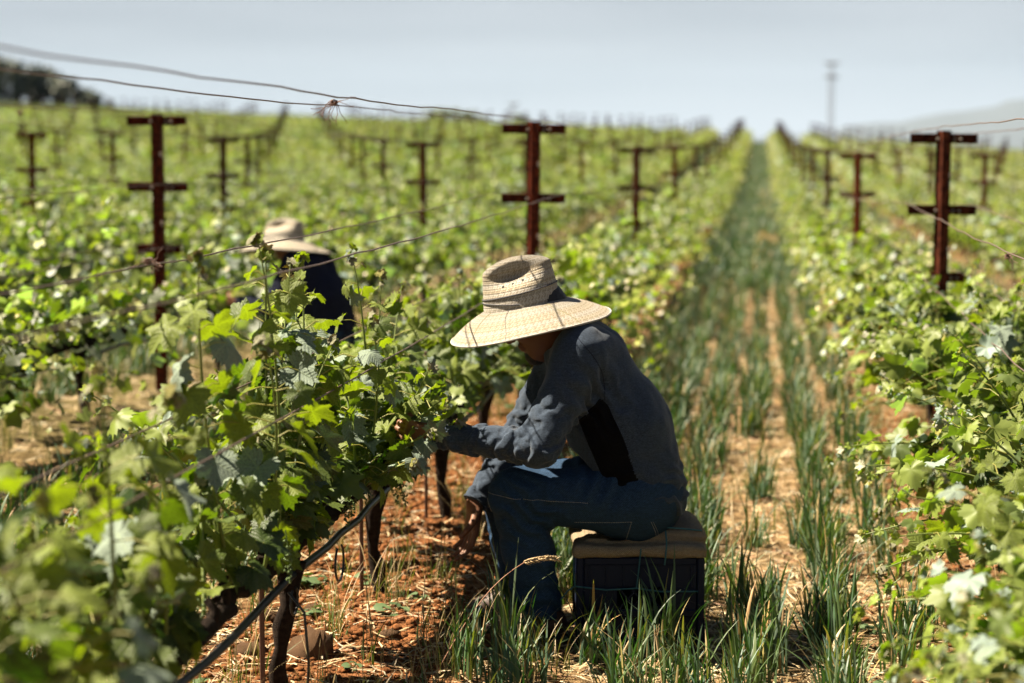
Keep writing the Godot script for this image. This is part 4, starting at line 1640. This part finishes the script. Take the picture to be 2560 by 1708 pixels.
func people() -> void:
	var yaw := deg_to_rad(CAM_YAW)
	var right := Vector3(cos(yaw), 0, -sin(yaw))
	var ahead := Vector3(-sin(yaw), 0, -cos(yaw))
	var at := right * 0.378 + ahead * 5.845
	at.y = gh(at.x, at.z) + 0.012
	var man := make_worker("person", "person in a straw hat and grey shirt, sitting on a crate reaching into the vine")
	man.position = at
	man.rotation.y = yaw
	var hat := make_hat(man)
	hat.position = Vector3(-0.347, 0.995, 0)
	hat.rotation = Vector3(deg_to_rad(2.0), 0, deg_to_rad(11.6))
	make_seat(at, yaw)
	var at2 := right * -1.06 + ahead * 11.5
	at2.y = gh(at2.x, at2.z) - 0.075
	var other := dup(man, at2, yaw - 0.45, "person in a straw hat and dark navy shirt, blurred, bent among the vines behind", "person")
	(other.get_node("shirt") as MeshInstance3D).material_override = M.shirt_dark
	(other.get_node("shirt/side_panel") as MeshInstance3D).material_override = M.shirt_dark
	other.scale = Vector3.ONE * 0.95
	(other.get_node("hat") as MeshInstance3D).rotation = Vector3(deg_to_rad(-7.0), 0, deg_to_rad(2.0))
	(other.get_node("hat") as MeshInstance3D).scale = Vector3(1.2, 1.0, 1.2)


# ---------------------------------------------------------------- ground and what grows or lies on it
func axis(fine_lo: float, fine_hi: float, step: float, lo: float, hi: float, grow_by: float, cap_step := 1e9) -> Array:
	var out := []
	var x := fine_lo
	while x <= fine_hi + 1e-6:
		out.append(x)
		x += step
	var s := step
	x = out[-1]
	while x < hi:
		s = minf(s * grow_by, cap_step)
		x += s
		out.append(x)
	s = step
	x = fine_lo
	while x > lo:
		s = minf(s * grow_by, cap_step)
		x -= s
		out.push_front(x)
	return out

func row_dist(x: float) -> float:
	return absf(fposmod(x - ROW_X + ROW_GAP * 0.5, ROW_GAP) - ROW_GAP * 0.5)

func ground() -> void:
	var xs := axis(-3.2, 2.6, 0.034, -9000.0, 9000.0, 1.09)
	var zs := axis(2.5, 11.0, 0.036, -8.0, 14000.0, 1.07)
	var b := MB.new()
	var nx := xs.size()
	var soil := Color(0.345, 0.148, 0.060)
	var tan_c := Color(0.44, 0.30, 0.15)
	var field := Color(0.14, 0.15, 0.07)
	for z in zs:
		for x in xs:
			var d: float = z
			var y := gh(x, -d) + micro(x, -d)
			var w := 1.0 - ss(0.25, 0.55, row_dist(x) + 0.14 * noise.get_noise_2d(x * 70.0, d * 70.0))
			var q := 0.5 + 0.5 * noise.get_noise_2d(x * 25.0 + 40.0, d * 25.0)
			var c := tan_c.lerp(soil, clampf(w * (0.9 - 0.35 * ss(9.0, 20.0, d)) * (0.45 if x < -1.9 else (1.0 if x < 0.2 else 0.6)) + 0.35 * (q - 0.35), 0.0, 1.0))
			if x < -1.6: c = c.lerp(Color(0.22, 0.20, 0.09), 0.75 * ss(-1.6, -2.0, x) * ss(7.0, 9.0, d))
			c = c * (0.8 + 0.4 * q)
			if d > 135.0: c = c.lerp(field if x > -45.0 else Color(0.05, 0.06, 0.03), ss(130.0, 150.0, d))
			b.vert(Vector3(x, y, -d), Vector3.UP, Vector2(x, d), c)
	for k in zs.size() - 1:
		for q in nx - 1:
			var a := k * nx + q
			b.tri(a, a + 1, a + nx + 1)
			b.tri(a, a + nx + 1, a + nx)
	smooth(b)
	structure("ground", b.mesh(), M.soil, "orange soil and straw-littered ground of the vineyard")

func strip(b: MB, pts: Array, wid: Array, side: Vector3, col: Color) -> void:
	var first := b.v.size()
	for k in pts.size():
		var p: Vector3 = pts[k]
		var d: Vector3 = (pts[mini(k + 1, pts.size() - 1)] - pts[maxi(k - 1, 0)]).normalized()
		var s := (side - d * side.dot(d)).normalized()
		var nn := s.cross(d).normalized()
		var w: float = wid[k]
		b.vert(p - s * w, (nn - s * 0.35).normalized(), Vector2(0, k), col)
		b.vert(p + s * w, (nn + s * 0.35).normalized(), Vector2(1, k), col)
	for k in pts.size() - 1:
		var a := first + k * 2
		b.tri(a, a + 1, a + 3)
		b.tri(a, a + 3, a + 2)

func blade(b: MB, r: RandomNumberGenerator, at: Vector3, h: float, lean: float, w: float, col: Color, droop: float) -> void:
	var a := rnd(r, 0, TAU)
	var dir := Vector3(cos(a), 0, sin(a))
	var pts := []
	var wid := []
	for k in 7:
		var u := k / 6.0
		pts.append(at + Vector3.UP * h * (u - droop * u * u * u) + dir * h * lean * u * u)
		wid.append(w * (1.0 - pow(u, 2.2)) * (0.7 + 0.5 * u) + 0.0003)
	strip(b, pts, wid, dir.cross(Vector3.UP).rotated(Vector3.UP, rnd(r, -0.6, 0.6)), col)

func tuft(sd: int, blades: int, h: float, w: float, spread: float, dead: float) -> ArrayMesh:
	var r := seeded(sd)
	var b := MB.new()
	for k in blades:
		var f := rnd(r, 0.7, 1.3)
		var col := Color(0.088 * f, 0.155 * f, 0.080 * f)
		if r.randf() < 0.35: col = Color(0.10 * f, 0.15 * f, 0.045 * f)
		if r.randf() < dead: col = Color(0.50 * f, 0.36 * f, 0.16 * f)
		var at := Vector3(rnd(r, -spread, spread), -0.01, rnd(r, -spread, spread))
		blade(b, r, at, h * rnd(r, 0.45, 1.0), rnd(r, 0.05, 0.5), w * rnd(r, 0.7, 1.3), col, rnd(r, 0.0, 0.25))
	return b.mesh()

func straw_piece(sd: int) -> ArrayMesh:
	var r := seeded(sd)
	var b := MB.new()
	var pts := []
	var p := Vector3(-0.5, 0, 0)
	var d := Vector3(1, 0, 0)
	for k in 4:
		pts.append(p)
		p += d * 0.33
		d = (d + Vector3(0, rnd(r, -0.25, 0.25), rnd(r, -0.5, 0.5))).normalized()
	strip(b, pts, [0.016, 0.024, 0.024, 0.012], Vector3.BACK, Color.WHITE)
	return b.mesh()

func lump(sd: int, rough: float, seg := 9) -> Dictionary:
	var r := seeded(sd)
	var b := MB.new()
	var rows := 6
	var f := FastNoiseLite.new()
	f.seed = sd
	f.frequency = 0.9
	for k in rows + 1:
		for q in seg + 1:
			var th := PI * k / rows
			var a := TAU * (q % seg) / seg
			var p := Vector3(sin(th) * cos(a), cos(th), sin(th) * sin(a))
			p *= 1.0 + rough * f.get_noise_3dv(p * 1.6)
			b.vert(p, p.normalized(), Vector2(a, th))
	for k in rows:
		for q in seg:
			var a := k * (seg + 1) + q
			var e := a + seg + 1
			b.tri(a, a + 1, e + 1)
			b.tri(a, e + 1, e)
	return b.data()

func small_growth() -> void:
	var r := seeded(2024)
	# straw litter
	var pieces := [straw_piece(1), straw_piece(2), straw_piece(3)]
	var where := [[], [], []]
	var tint := [[], [], []]
	for k in 90000:
		var d := 3.3 + 22.0 * pow(r.randf(), 1.7)
		var x := rnd(r, maxf(-0.4 * d, -4.6), minf(0.14 * d + 0.2, 3.2))
		var rd := row_dist(x)
		var keep := 0.46 + 0.54 * ss(0.28, 0.62, rd + 0.12 * noise.get_noise_2d(x * 60.0, d * 60.0))
		keep *= 0.45 + 0.75 * ss(-0.3, 0.3, noise.get_noise_2d(x * 45.0 + 7.0, d * 45.0))
		if r.randf() > keep: continue
		var len := rnd(r, 0.025, 0.10) * (1.0 + 0.02 * d)
		if r.randf() < 0.08: len *= 1.8
		var q := k % 3
		var bas := Basis(Vector3.UP, rnd(r, 0, TAU)) * Basis(Vector3.BACK, rnd(r, -0.28, 0.28)) * Basis(Vector3.RIGHT, rnd(r, -0.6, 0.6))
		var wd := 0.09 * rnd(r, 0.7, 1.3) / 1.0
		where[q].append(Transform3D(bas.scaled_local(Vector3(len, len, wd * (1.0 + 0.03 * d))), on(x, -d) + Vector3(0, rnd(r, 0.001, 0.014), 0)))
		var f := rnd(r, 0.55, 1.15)
		var c := Color(0.66, 0.49, 0.27) * f
		if r.randf() < 0.18: c = Color(0.40, 0.20, 0.09) * f
		elif r.randf() < 0.15: c = Color(0.72, 0.62, 0.44) * f
		tint[q].append(c)
	for q in 3:
		stuff("straw_litter", pieces[q], M.straw, where[q], tint[q], "dry straw strewn over the soil between the rows", "straw")
	# crumbs of orange soil under the rows
	var cl := [from_data(lump(21, 0.9)), from_data(lump(22, 0.9))]
	where = [[], []]
	tint = [[], []]
	for k in 50000:
		var d := 3.2 + 7.5 * r.randf()
		var row := ROW_X if r.randf() < 0.75 else ROW_X + ROW_GAP
		var x := row + (r.randf() + r.randf() - 1.0) * 0.75
		var sz := 0.0018 + 0.014 * pow(r.randf(), 8.0)
		where[k % 2].append(Transform3D(Basis(Vector3(rnd(r, -1, 1), rnd(r, -1, 1), 0.3).normalized(), rnd(r, 0, TAU)).scaled(Vector3(sz, sz * 0.7, sz * rnd(r, 0.8, 1.3))), on(x, -d) + Vector3(0, sz * 0.25, 0)))
		var f := rnd(r, 0.75, 1.25)
		tint[k % 2].append(Color(0.37 * f, 0.15 * f, 0.058 * f))
	for q in 2:
		stuff("soil_crumbs", cl[q], M.clod, where[q], tint[q], "loose crumbs of orange soil under the vine rows", "soil")
	# drilled cover crop in the alleys
	var tufts := []
	for k in 5: tufts.append(tuft(30 + k, 15, [0.36, 0.30, 0.38, 0.25, 0.33][k], 0.0045, 0.030, 0.09))
	var low := []
	for k in 3: low.append(tuft(40 + k, 22, 0.36, 0.012, 0.16, 0.16))
	where = [[], [], [], [], []]
	tint = [[], [], [], [], []]
	for alley in [[0, 6], [-1, 6], [-2, 4], [1, 4]]:
		var x0: float = ROW_X + ROW_GAP * alley[0] + ROW_GAP * 0.5
		for line in 6:
			var lx0: float = x0 + (line - 2.5) * 0.232 + 0.03
			var d := 3.4
			while d < 22.0:
				d += rnd(r, 0.02, 0.075) if alley[0] == 0 else rnd(r, 0.04, 0.12)
				var dens := noise.get_noise_2d(lx0 * 90.0, d * 22.0)
				if r.randf() > ([1.0, 0.88, 0.78, 0.33, 0.85, 0.45][line] if alley[0] == 0 else 0.9) + 1.5 * dens: continue
				var x := lx0 + (r.randf() + r.randf() - 1.0) * 0.085
				var q := r.randi() % 5
				var sc := rnd(r, 0.5, 1.0) * (1.0 + 0.4 * dens)
				# the worker's crate and feet keep a few places free
				var rel := Vector2(x + 0.36, d - 5.85)
				if rel.length() < 0.24 or (d < 5.45 and x > -0.95 and x < -0.1): continue
				where[q].append(Transform3D(Basis(Vector3.UP, rnd(r, 0, TAU)).scaled(Vector3(1, sc, 1)), on(x, -d)))
				var f := rnd(r, 0.8, 1.25)
				tint[q].append(Color(f * rnd(r, 0.85, 1.2), f, f * rnd(r, 0.8, 1.3)))
	for s in [[0.03, 5], [0.285, 7], [0.46, 7], [0.62, 4], [-0.12, 3]]:
		for e in s[1]:
			var p := yaw_point(s[0] + (r.randf() + r.randf() - 1.0) * 0.085, rnd(r, 5.02, 5.40))
			var q := r.randi() % 5
			where[q].append(Transform3D(Basis(Vector3.UP, rnd(r, 0, TAU)).scaled(Vector3(0.9, rnd(r, 0.6, 1.05), 0.9)), p))
			tint[q].append(Color(1, rnd(r, 0.9, 1.15), rnd(r, 0.9, 1.3)))
	for q in 5:
		stuff("grass", tufts[q], M.grass, where[q], tint[q], "blue-green cover crop grass growing in drilled lines along the alley", "grass")
	where = [[], [], []]
	tint = [[], [], []]
	for alley in range(-6, 5):
		var x0: float = ROW_X + ROW_GAP * alley + ROW_GAP * 0.5
		for line in 6:
			var lx0: float = x0 + (line - 2.5) * 0.232 + 0.03
			var d := 22.0 if alley in [0, -1, -2, 1] else 12.0
			while d < 128.0:
				d += rnd(r, 0.10, 0.32) * (1.0 if alley == 0 else 2.2) * (1.0 + d * 0.006)
				if lx0 < -0.4 * d or lx0 > 0.14 * d + 0.5: continue
				if line in [3, 4] and r.randf() < 0.6 and d < 60: continue
				if noise.get_noise_2d(lx0 * 90.0, d * 12.0) < -0.25: continue
				var x := lx0 + rnd(r, -0.05, 0.05)
				var q := r.randi() % 3
				where[q].append(Transform3D(Basis(Vector3.UP, rnd(r, 0, TAU)).scaled(Vector3(1, rnd(r, 0.5, 0.95), 1)), on(x, -d)))
				var f := rnd(r, 0.8, 1.2)
				tint[q].append(Color(f, f, f * rnd(r, 0.8, 1.3)))
	for q in 3:
		stuff("far_grass", low[q], M.grass, where[q], tint[q], "grass of the alley running away to the skyline", "grass")
	# thin dry grass and weeds at the foot of the vines
	var dry := []
	for k in 3:
		var rr := seeded(60 + k)
		var b := MB.new()
		for j in 9:
			blade(b, rr, Vector3(rnd(rr, -0.05, 0.05), -0.01, rnd(rr, -0.05, 0.05)), rnd(rr, 0.10, 0.34), rnd(rr, 0.1, 0.8), 0.0016, Color(0.50, 0.36, 0.17) * rnd(rr, 0.6, 1.2), rnd(rr, 0.0, 0.2))
		for j in 4:
			blade(b, rr, Vector3(rnd(rr, -0.05, 0.05), -0.01, rnd(rr, -0.05, 0.05)), rnd(rr, 0.06, 0.22), rnd(rr, 0.1, 0.8), 0.0028, Color(0.12, 0.19, 0.05) * rnd(rr, 0.6, 1.2), 0.1)
		dry.append(b.mesh())
	where = [[], [], []]
	tint = [[], [], []]
	for k in 1500:
		var d := 3.4 + 12.0 * pow(r.randf(), 1.4)
		var row: float = ROW_X + ROW_GAP * [0, 0, 0, 1, 1, -1][r.randi() % 6]
		var x := row + (r.randf() + r.randf() - 1.0) * 0.8
		if k % 8 == 0: x = rnd(r, -1.0, 1.2)
		var q := k % 3
		if noise.get_noise_2d(x * 80.0, d * 50.0 + 90.0) < -0.1: continue
		where[q].append(Transform3D(Basis(Vector3.UP, rnd(r, 0, TAU)).scaled(Vector3.ONE * rnd(r, 0.5, 1.0)), on(x, -d)))
		tint[q].append(Color.WHITE)
	for q in 3:
		stuff("dry_grass", dry[q], M.grass, where[q], tint[q], "thin dry grass and weeds at the foot of the vines", "grass")
	# broad-leaved weed leaves low on the ground
	var weed := MB.new()
	var rr := seeded(71)
	var tpl := leaf_shape(400, 8, false, 0.05, 0.35, 0.2, 0.02)
	for j in 9:
		var a := rnd(rr, 0, TAU)
		var out := Vector3(cos(a), rnd(rr, 0.1, 0.9), sin(a))
		weed.add(tpl, leaf_at(out * rnd(rr, 0.01, 0.05), Vector3(rnd(rr, -0.4, 0.4), 1, rnd(rr, -0.4, 0.4)), out, rnd(rr, 0.018, 0.038)), Color(0.13, 0.2, 0.08) * rnd(rr, 0.7, 1.3))
	where = [[]]
	tint = [[]]
	for k in 420:
		var d := 3.4 + 9.0 * r.randf()
		var x := rnd(r, -1.5, 1.3)
		if noise.get_noise_2d(x * 70.0 + 33.0, d * 70.0) < 0.05: continue
		where[0].append(Transform3D(Basis(Vector3.UP, rnd(r, 0, TAU)).scaled(Vector3.ONE * rnd(r, 0.5, 1.2)), on(x, -d) + Vector3(0, 0.005, 0)))
		tint[0].append(Color.WHITE)
	stuff("ground_weeds", weed.mesh(), M.grass, where[0], tint[0], "small broad-leaved weeds scattered over the ground", "weeds")

func yaw_point(x_right: float, ahead: float) -> Vector3:
	var yaw := deg_to_rad(CAM_YAW)
	var p := Vector3(cos(yaw), 0, -sin(yaw)) * x_right + Vector3(-sin(yaw), 0, -cos(yaw)) * ahead
	return on(p.x, p.z)

func loose_things() -> void:
	# stones on the orange soil
	var rocks := [[-0.555, 5.40, 0.062, "pointed tan stone lying on the soil at the bottom edge"], [-0.74, 5.37, 0.042, "small orange stone at the bottom edge, left of the stake"], [-0.735, 5.75, 0.045, "pale flat stone half buried beside the vine trunk"], [-0.36, 5.6, 0.03, "little tan stone among straw before the worker's foot"], [-0.62, 5.95, 0.028, "small round stone below the black hose loop"]]
	for k in rocks.size():
		var q: Array = rocks[k]
		var o := obj("stone", from_data(lump(80 + k, 0.75, 14)), M.rock)
		o.position = yaw_point(q[0], q[1]) + Vector3(0, q[2] * 0.15, 0)
		o.basis = Basis(Vector3(0.4, 1, 0.2).normalized(), k * 1.3).scaled(Vector3(q[2], q[2] * (1.1 if k == 0 else 0.55), q[2] * 0.9))
		tag(o, q[3], "stone", "stones on the soil")
	# a dry grass stem with a ripe ear leaning in front of the worker's shin
	var o := thing("grass_stem", "dry reddish grass stem with a ripe ear leaning before the worker's shin", "grass stem", yaw_point(-0.21, 5.25))
	var yaw := deg_to_rad(CAM_YAW)
	o.rotation.y = yaw
	var a := Vector3(0, 0, 0)
	var e := Vector3(0.245, 0.27, -0.12)
	var pts := []
	for k in 9:
		var u := k / 8.0
		pts.append(a.lerp(e, u) + Vector3(0, 0.055 * sin(PI * u * 0.9), 0))
	var b := MB.new()
	b.tube(pts, [0.0014, 0.0013, 0.0011], 5)
	obj("stem", b.mesh(), M.dry_stem, o)
	b = MB.new()
	var r := seeded(14)
	var grain := lump(90, 0.1, 6)
	for k in 26:
		var u := k / 26.0
		var c: Vector3 = pts[8] + Vector3(0.098 * u, 0.012 * sin(u * 2.6), 0)
		var s := -1.0 if k % 2 else 1.0
		var off := Vector3(0.003, s * 0.0045, rnd(r, -0.004, 0.004)) * (1.1 - 0.5 * u)
		var dir := Vector3(1.0, s * 0.45, off.z * 60.0).normalized()
		var bas := Basis(Quaternion(Vector3.UP, dir)).scaled_local(Vector3(0.0024, 0.0075, 0.0024))
		b.add(grain, Transform3D(bas, c + off), Color.WHITE)
		b.tube([c + off + dir * 0.006, c + off + dir * 0.013], [0.0005, 0.0002], 3, Color.WHITE, false)
	obj("seed_ear", b.mesh(), M.ear, o)
	# broken straw stubble standing in front of the crate
	for q in [[0.265, 5.28, 0.13, 0.06, "broken yellow straw stalk with a frayed top before the crate"], [0.415, 5.25, 0.15, -0.02, "straight yellow straw stalk standing at the crate's corner"]]:
		var st := thing("straw_stalk", q[4], "straw", yaw_point(q[0], q[1]), yaw, "straw stalks before the crate")
		var tb := MB.new()
		tb.tube([Vector3.ZERO, Vector3(q[3] * 0.5, q[2] * 0.55, 0), Vector3(q[3], q[2], 0)], [0.0042, 0.004, 0.0036], 7)
		obj("stalk", tb.mesh(), M.ear, st)
		tb = MB.new()
		for k in 6:
			tb.tube([Vector3(q[3], q[2] - 0.005, 0), Vector3(q[3] + rnd(r, -0.012, 0.012), q[2] + rnd(r, 0.015, 0.035), rnd(r, -0.01, 0.01))], [0.0016, 0.0006], 4)
		obj("frayed_top", tb.mesh(), M.ear, st)

# ---------------------------------------------------------------- far things
func tree_crown(sd: int, size: Vector3, count: int, leaf: float, tone: Color) -> ArrayMesh:
	var r := seeded(sd)
	var b := MB.new()
	var tpl := leaf_shape(350, 7, false, 0.1, 0.2, 0.2, 0.1)
	var clumps := []
	for k in 26:
		var p := Vector3(rnd(r, -1, 1), rnd(r, -0.7, 1), rnd(r, -1, 1))
		if p.length() > 1.0: p = p.normalized() * rnd(r, 0.6, 0.95)
		clumps.append(p * size)
	for k in count:
		var c: Vector3 = clumps[r.randi() % 26]
		var d := Vector3(rnd(r, -1, 1), rnd(r, -1, 1), rnd(r, -1, 1))
		var p := c + d * d.length() * 0.26 * minf(size.x, size.y)
		b.add(tpl, leaf_at(p, d + Vector3(0, 0.8, 0), Vector3(rnd(r, -1, 1), rnd(r, -1, 0.3), rnd(r, -1, 1)), leaf * rnd(r, 0.6, 1.3)), tone * rnd(r, 0.6, 1.4))
	return b.mesh()

func far_things() -> void:
	# dark trees on the ridge at the left edge, D pixel column, depth and height
	var rows := [[-20, 205.0, 5.6, "tallest dark tree, cut by the left edge on the ridge"], [25, 200.0, 4.6, "dark round tree second from the left edge on the ridge"], [75, 204.0, 4.5, "dark tree in the middle of the ridge-top clump"], [115, 206.0, 3.8, "dark tree right of the middle of the ridge-top clump"], [155, 204.0, 3.0, "lower dark tree near the right end of the ridge-top clump"], [190, 205.0, 2.1, "small dark bush tree toward the tail of the ridge-top clump"], [222, 204.0, 1.5, "lowest dark bush at the right tail of the ridge-top clump"]]
	var crowns := []
	for k in 3: crowns.append(tree_crown(700 + k, Vector3(1, 0.8, 1), 1500, 0.13, Color(0.030, 0.045, 0.022)))
	for k in rows.size():
		var q: Array = rows[k]
		var p := yaw_point((q[0] - 1175.0) / 4500.0 * q[1], q[1])
		var o := thing("tree", q[3], "tree", p, k * 1.7, "dark trees on the ridge")
		var h: float = q[2] * 1.22
		var b := MB.new()
		b.tube([Vector3(0, -0.3, 0), Vector3(0.05, h * 0.3, 0.02), Vector3(-0.03, h * 0.6, 0)], [0.16, 0.12, 0.06], 8)
		b.tube([Vector3(0.05, h * 0.28, 0), Vector3(0.5, h * 0.6, 0.2)], [0.08, 0.03], 6)
		b.tube([Vector3(0.05, h * 0.32, 0), Vector3(-0.5, h * 0.65, -0.2)], [0.08, 0.03], 6)
		obj("trunk", b.mesh(), M.bark, o)
		var c := obj("crown", crowns[k % 3], M.tree, o)
		c.position = Vector3(0, h * 0.30, 0)
		c.scale = Vector3(1.9, h * 0.56, 1.9)
	var bushes := [[1035, 133.0, 1.0, 2.0, "broad green bush humped on the skyline left of the centre post"], [1085, 135.0, 0.8, 1.3, "smaller green bush on the skyline beside the broad bush"], [1195, 136.0, 0.9, 0.8, "little dark bush on the skyline just left of the centre post top"]]
	for k in bushes.size():
		var q: Array = bushes[k]
		var p := yaw_point((q[0] - 1175.0) / 4500.0 * q[1], q[1])
		var o := thing("bush", q[4], "bush", p, k * 2.1, "bushes on the skyline")
		var b := MB.new()
		b.tube([Vector3(0, -0.2, 0), Vector3(0.02, 0.6, 0)], [0.06, 0.03], 6)
		obj("stem", b.mesh(), M.bark, o)
		var c := obj("crown", tree_crown(720 + k, Vector3(1, 0.9, 1), 900, 0.12, Color(0.11, 0.14, 0.042)), M.tree, o)
		c.position = Vector3(0, q[2] * 0.75, 0)
		c.scale = Vector3(q[3], q[2], q[3])
	# utility poles beyond the crest
	for q in [[1902.0, 420.0, 145.0, "far utility pole with two crossarms standing over the vineyard's far end"], [1178.0, 520.0, 238.0, "faint far pole top showing over the skyline near the centre post"]]:
		var p := yaw_point((q[0] - 1175.0) / 4500.0 * q[1], q[1])
		var top: float = 1.5 + (325.0 - q[2]) / 4500.0 * q[1] - p.y
		var o := thing("utility_pole", q[3], "utility pole", p, 0.12, "utility poles")
		for x in [-0.4, 0.4]:
			var b := MB.new()
			b.tube([Vector3(x, -0.5, 0), Vector3(x * 0.9, top, 0)], [0.16, 0.11], 10)
			obj("pole", b.mesh(), M.pole, o)
		for y in [0.3, 3.2]:
			var b := MB.new()
			b.box(Vector3(0, top - y, 0.2), Vector3(1.5, 0.16, 0.12), 0.02)
			var arm := obj("crossarm", b.mesh(), M.pole, o)
			for x in [-1.3, 0.0, 1.3]:
				var ib := MB.new()
				ib.tube([Vector3(x, top - y + 0.15, 0.2), Vector3(x, top - y + 0.35, 0.2), Vector3(x, top - y + 0.5, 0.2)], [0.09, 0.13, 0.06], 8)
				obj("insulator", ib.mesh(), M.steel, arm)
	# a long hazy mountain slope rising to the right
	var hb := MB.new()
	var cols := 60
	for k in cols + 1:
		var u := float(k) / cols
		var x := lerpf(-0.05, 0.62, u) * 9000.0
		var rise := 520.0 * ss(0.12, 0.8, u) * (1.0 + 0.15 * noise.get_noise_1d(u * 900.0)) + 30.0 * noise.get_noise_1d(u * 300.0 + 50.0) * u
		for j in 7:
			var v := j / 6.0
			var p := yaw_point(x * (1.0 + 0.25 * v), 9000.0 * (1.0 + 0.25 * v))
			p.y = -40.0 + maxf(rise, 4.0) * sin(v * PI * 0.5) * (1.0 - 0.12 * noise.get_noise_2d(k * 40.0, j * 40.0))
			hb.vert(p, Vector3.UP, Vector2(u, v))
	for k in cols:
		for j in 6:
			var a2 := k * 7 + j
			hb.tri(a2, a2 + 8, a2 + 1)
			hb.tri(a2, a2 + 7, a2 + 8)
	smooth(hb)
	for k in hb.n.size():
		if hb.n[k].y < 0: hb.n[k] = -hb.n[k]
	structure("mountain", hb.mesh(), M.hill, "blue hazy mountain slope far beyond the field at the right")


# ---------------------------------------------------------------- the scene
func _ready() -> void:
	var cam := Camera3D.new()
	cam.name = "camera"
	cam.position = Vector3(0, 1.5, 0)
	cam.rotation_degrees = Vector3(CAM_PITCH, CAM_YAW, 0)
	var lens := CameraAttributesPhysical.new()
	lens.frustum_focal_length = 68.9
	lens.frustum_near = 0.1
	lens.frustum_far = 30000.0
	lens.frustum_focus_distance = 5.42
	lens.exposure_aperture = 2.4
	cam.attributes = lens
	add_child(cam)
	cam.far = 30000.0
	cam.current = true

	var sky_mat := ProceduralSkyMaterial.new()
	sky_mat.sky_top_color = Color(0.14, 0.27, 0.46)
	sky_mat.sky_horizon_color = Color(0.90, 0.93, 0.95)
	sky_mat.sky_curve = 0.16
	sky_mat.ground_bottom_color = Color(0.3, 0.24, 0.17)
	sky_mat.ground_horizon_color = Color(0.6, 0.6, 0.58)
	sky_mat.sun_angle_max = 1.0
	# thin streaks of high haze
	var streaks := FastNoiseLite.new()
	streaks.seed = 4
	streaks.frequency = 0.011
	streaks.fractal_octaves = 3
	var cover := Image.create(1024, 1024, false, Image.FORMAT_RGBA8)
	for y in 512:
		for x in 1024:
			var ang := TAU * x / 1024.0
			var q := streaks.get_noise_3d(cos(ang) * 160.0, y * 4.5, sin(ang) * 160.0)
			cover.set_pixel(x, y, Color(1, 1, 1, clampf(0.06 + 0.32 * q, 0.0, 0.3)))
	sky_mat.sky_cover = ImageTexture.create_from_image(cover)
	var sky := Sky.new()
	sky.sky_material = sky_mat
	var env := Environment.new()
	env.background_mode = Environment.BG_SKY
	env.sky = sky
	env.tonemap_mode = Environment.TONE_MAPPER_LINEAR
	env.tonemap_exposure = 4.0
	env.background_energy_multiplier = 0.176
	env.sdfgi_enabled = true
	env.ssao_enabled = true
	env.ssil_enabled = true
	env.fog_enabled = true
	env.fog_density = 0.00004
	env.fog_light_color = Color(0.71, 0.80, 0.905)
	var we := WorldEnvironment.new()
	we.name = "environment"
	we.environment = env
	add_child(we)

	var sun := DirectionalLight3D.new()
	sun.name = "sun"
	sun.light_energy = 1.6
	sun.light_color = Color(1.0, 0.94, 0.84)
	sun.light_angular_distance = 0.53
	sun.shadow_enabled = true
	var yaw := deg_to_rad(CAM_YAW)
	var to_sun := (Vector3(cos(yaw), 0, -sin(yaw)) * -0.60 + Vector3.UP * 0.80 + Vector3(-sin(yaw), 0, -cos(yaw)) * 0.10).normalized()
	add_child(sun)
	sun.look_at_from_position(to_sun * 10.0, Vector3.ZERO, Vector3.UP)

	noise.seed = 11
	noise.frequency = 0.05
	noise.fractal_octaves = 2
	fine.seed = 23
	fine.frequency = 0.25
	fine.fractal_octaves = 4
	materials()
	ground()
	far_things()
	trellis()
	vineyard()
	people()
	small_growth()
	loose_things()
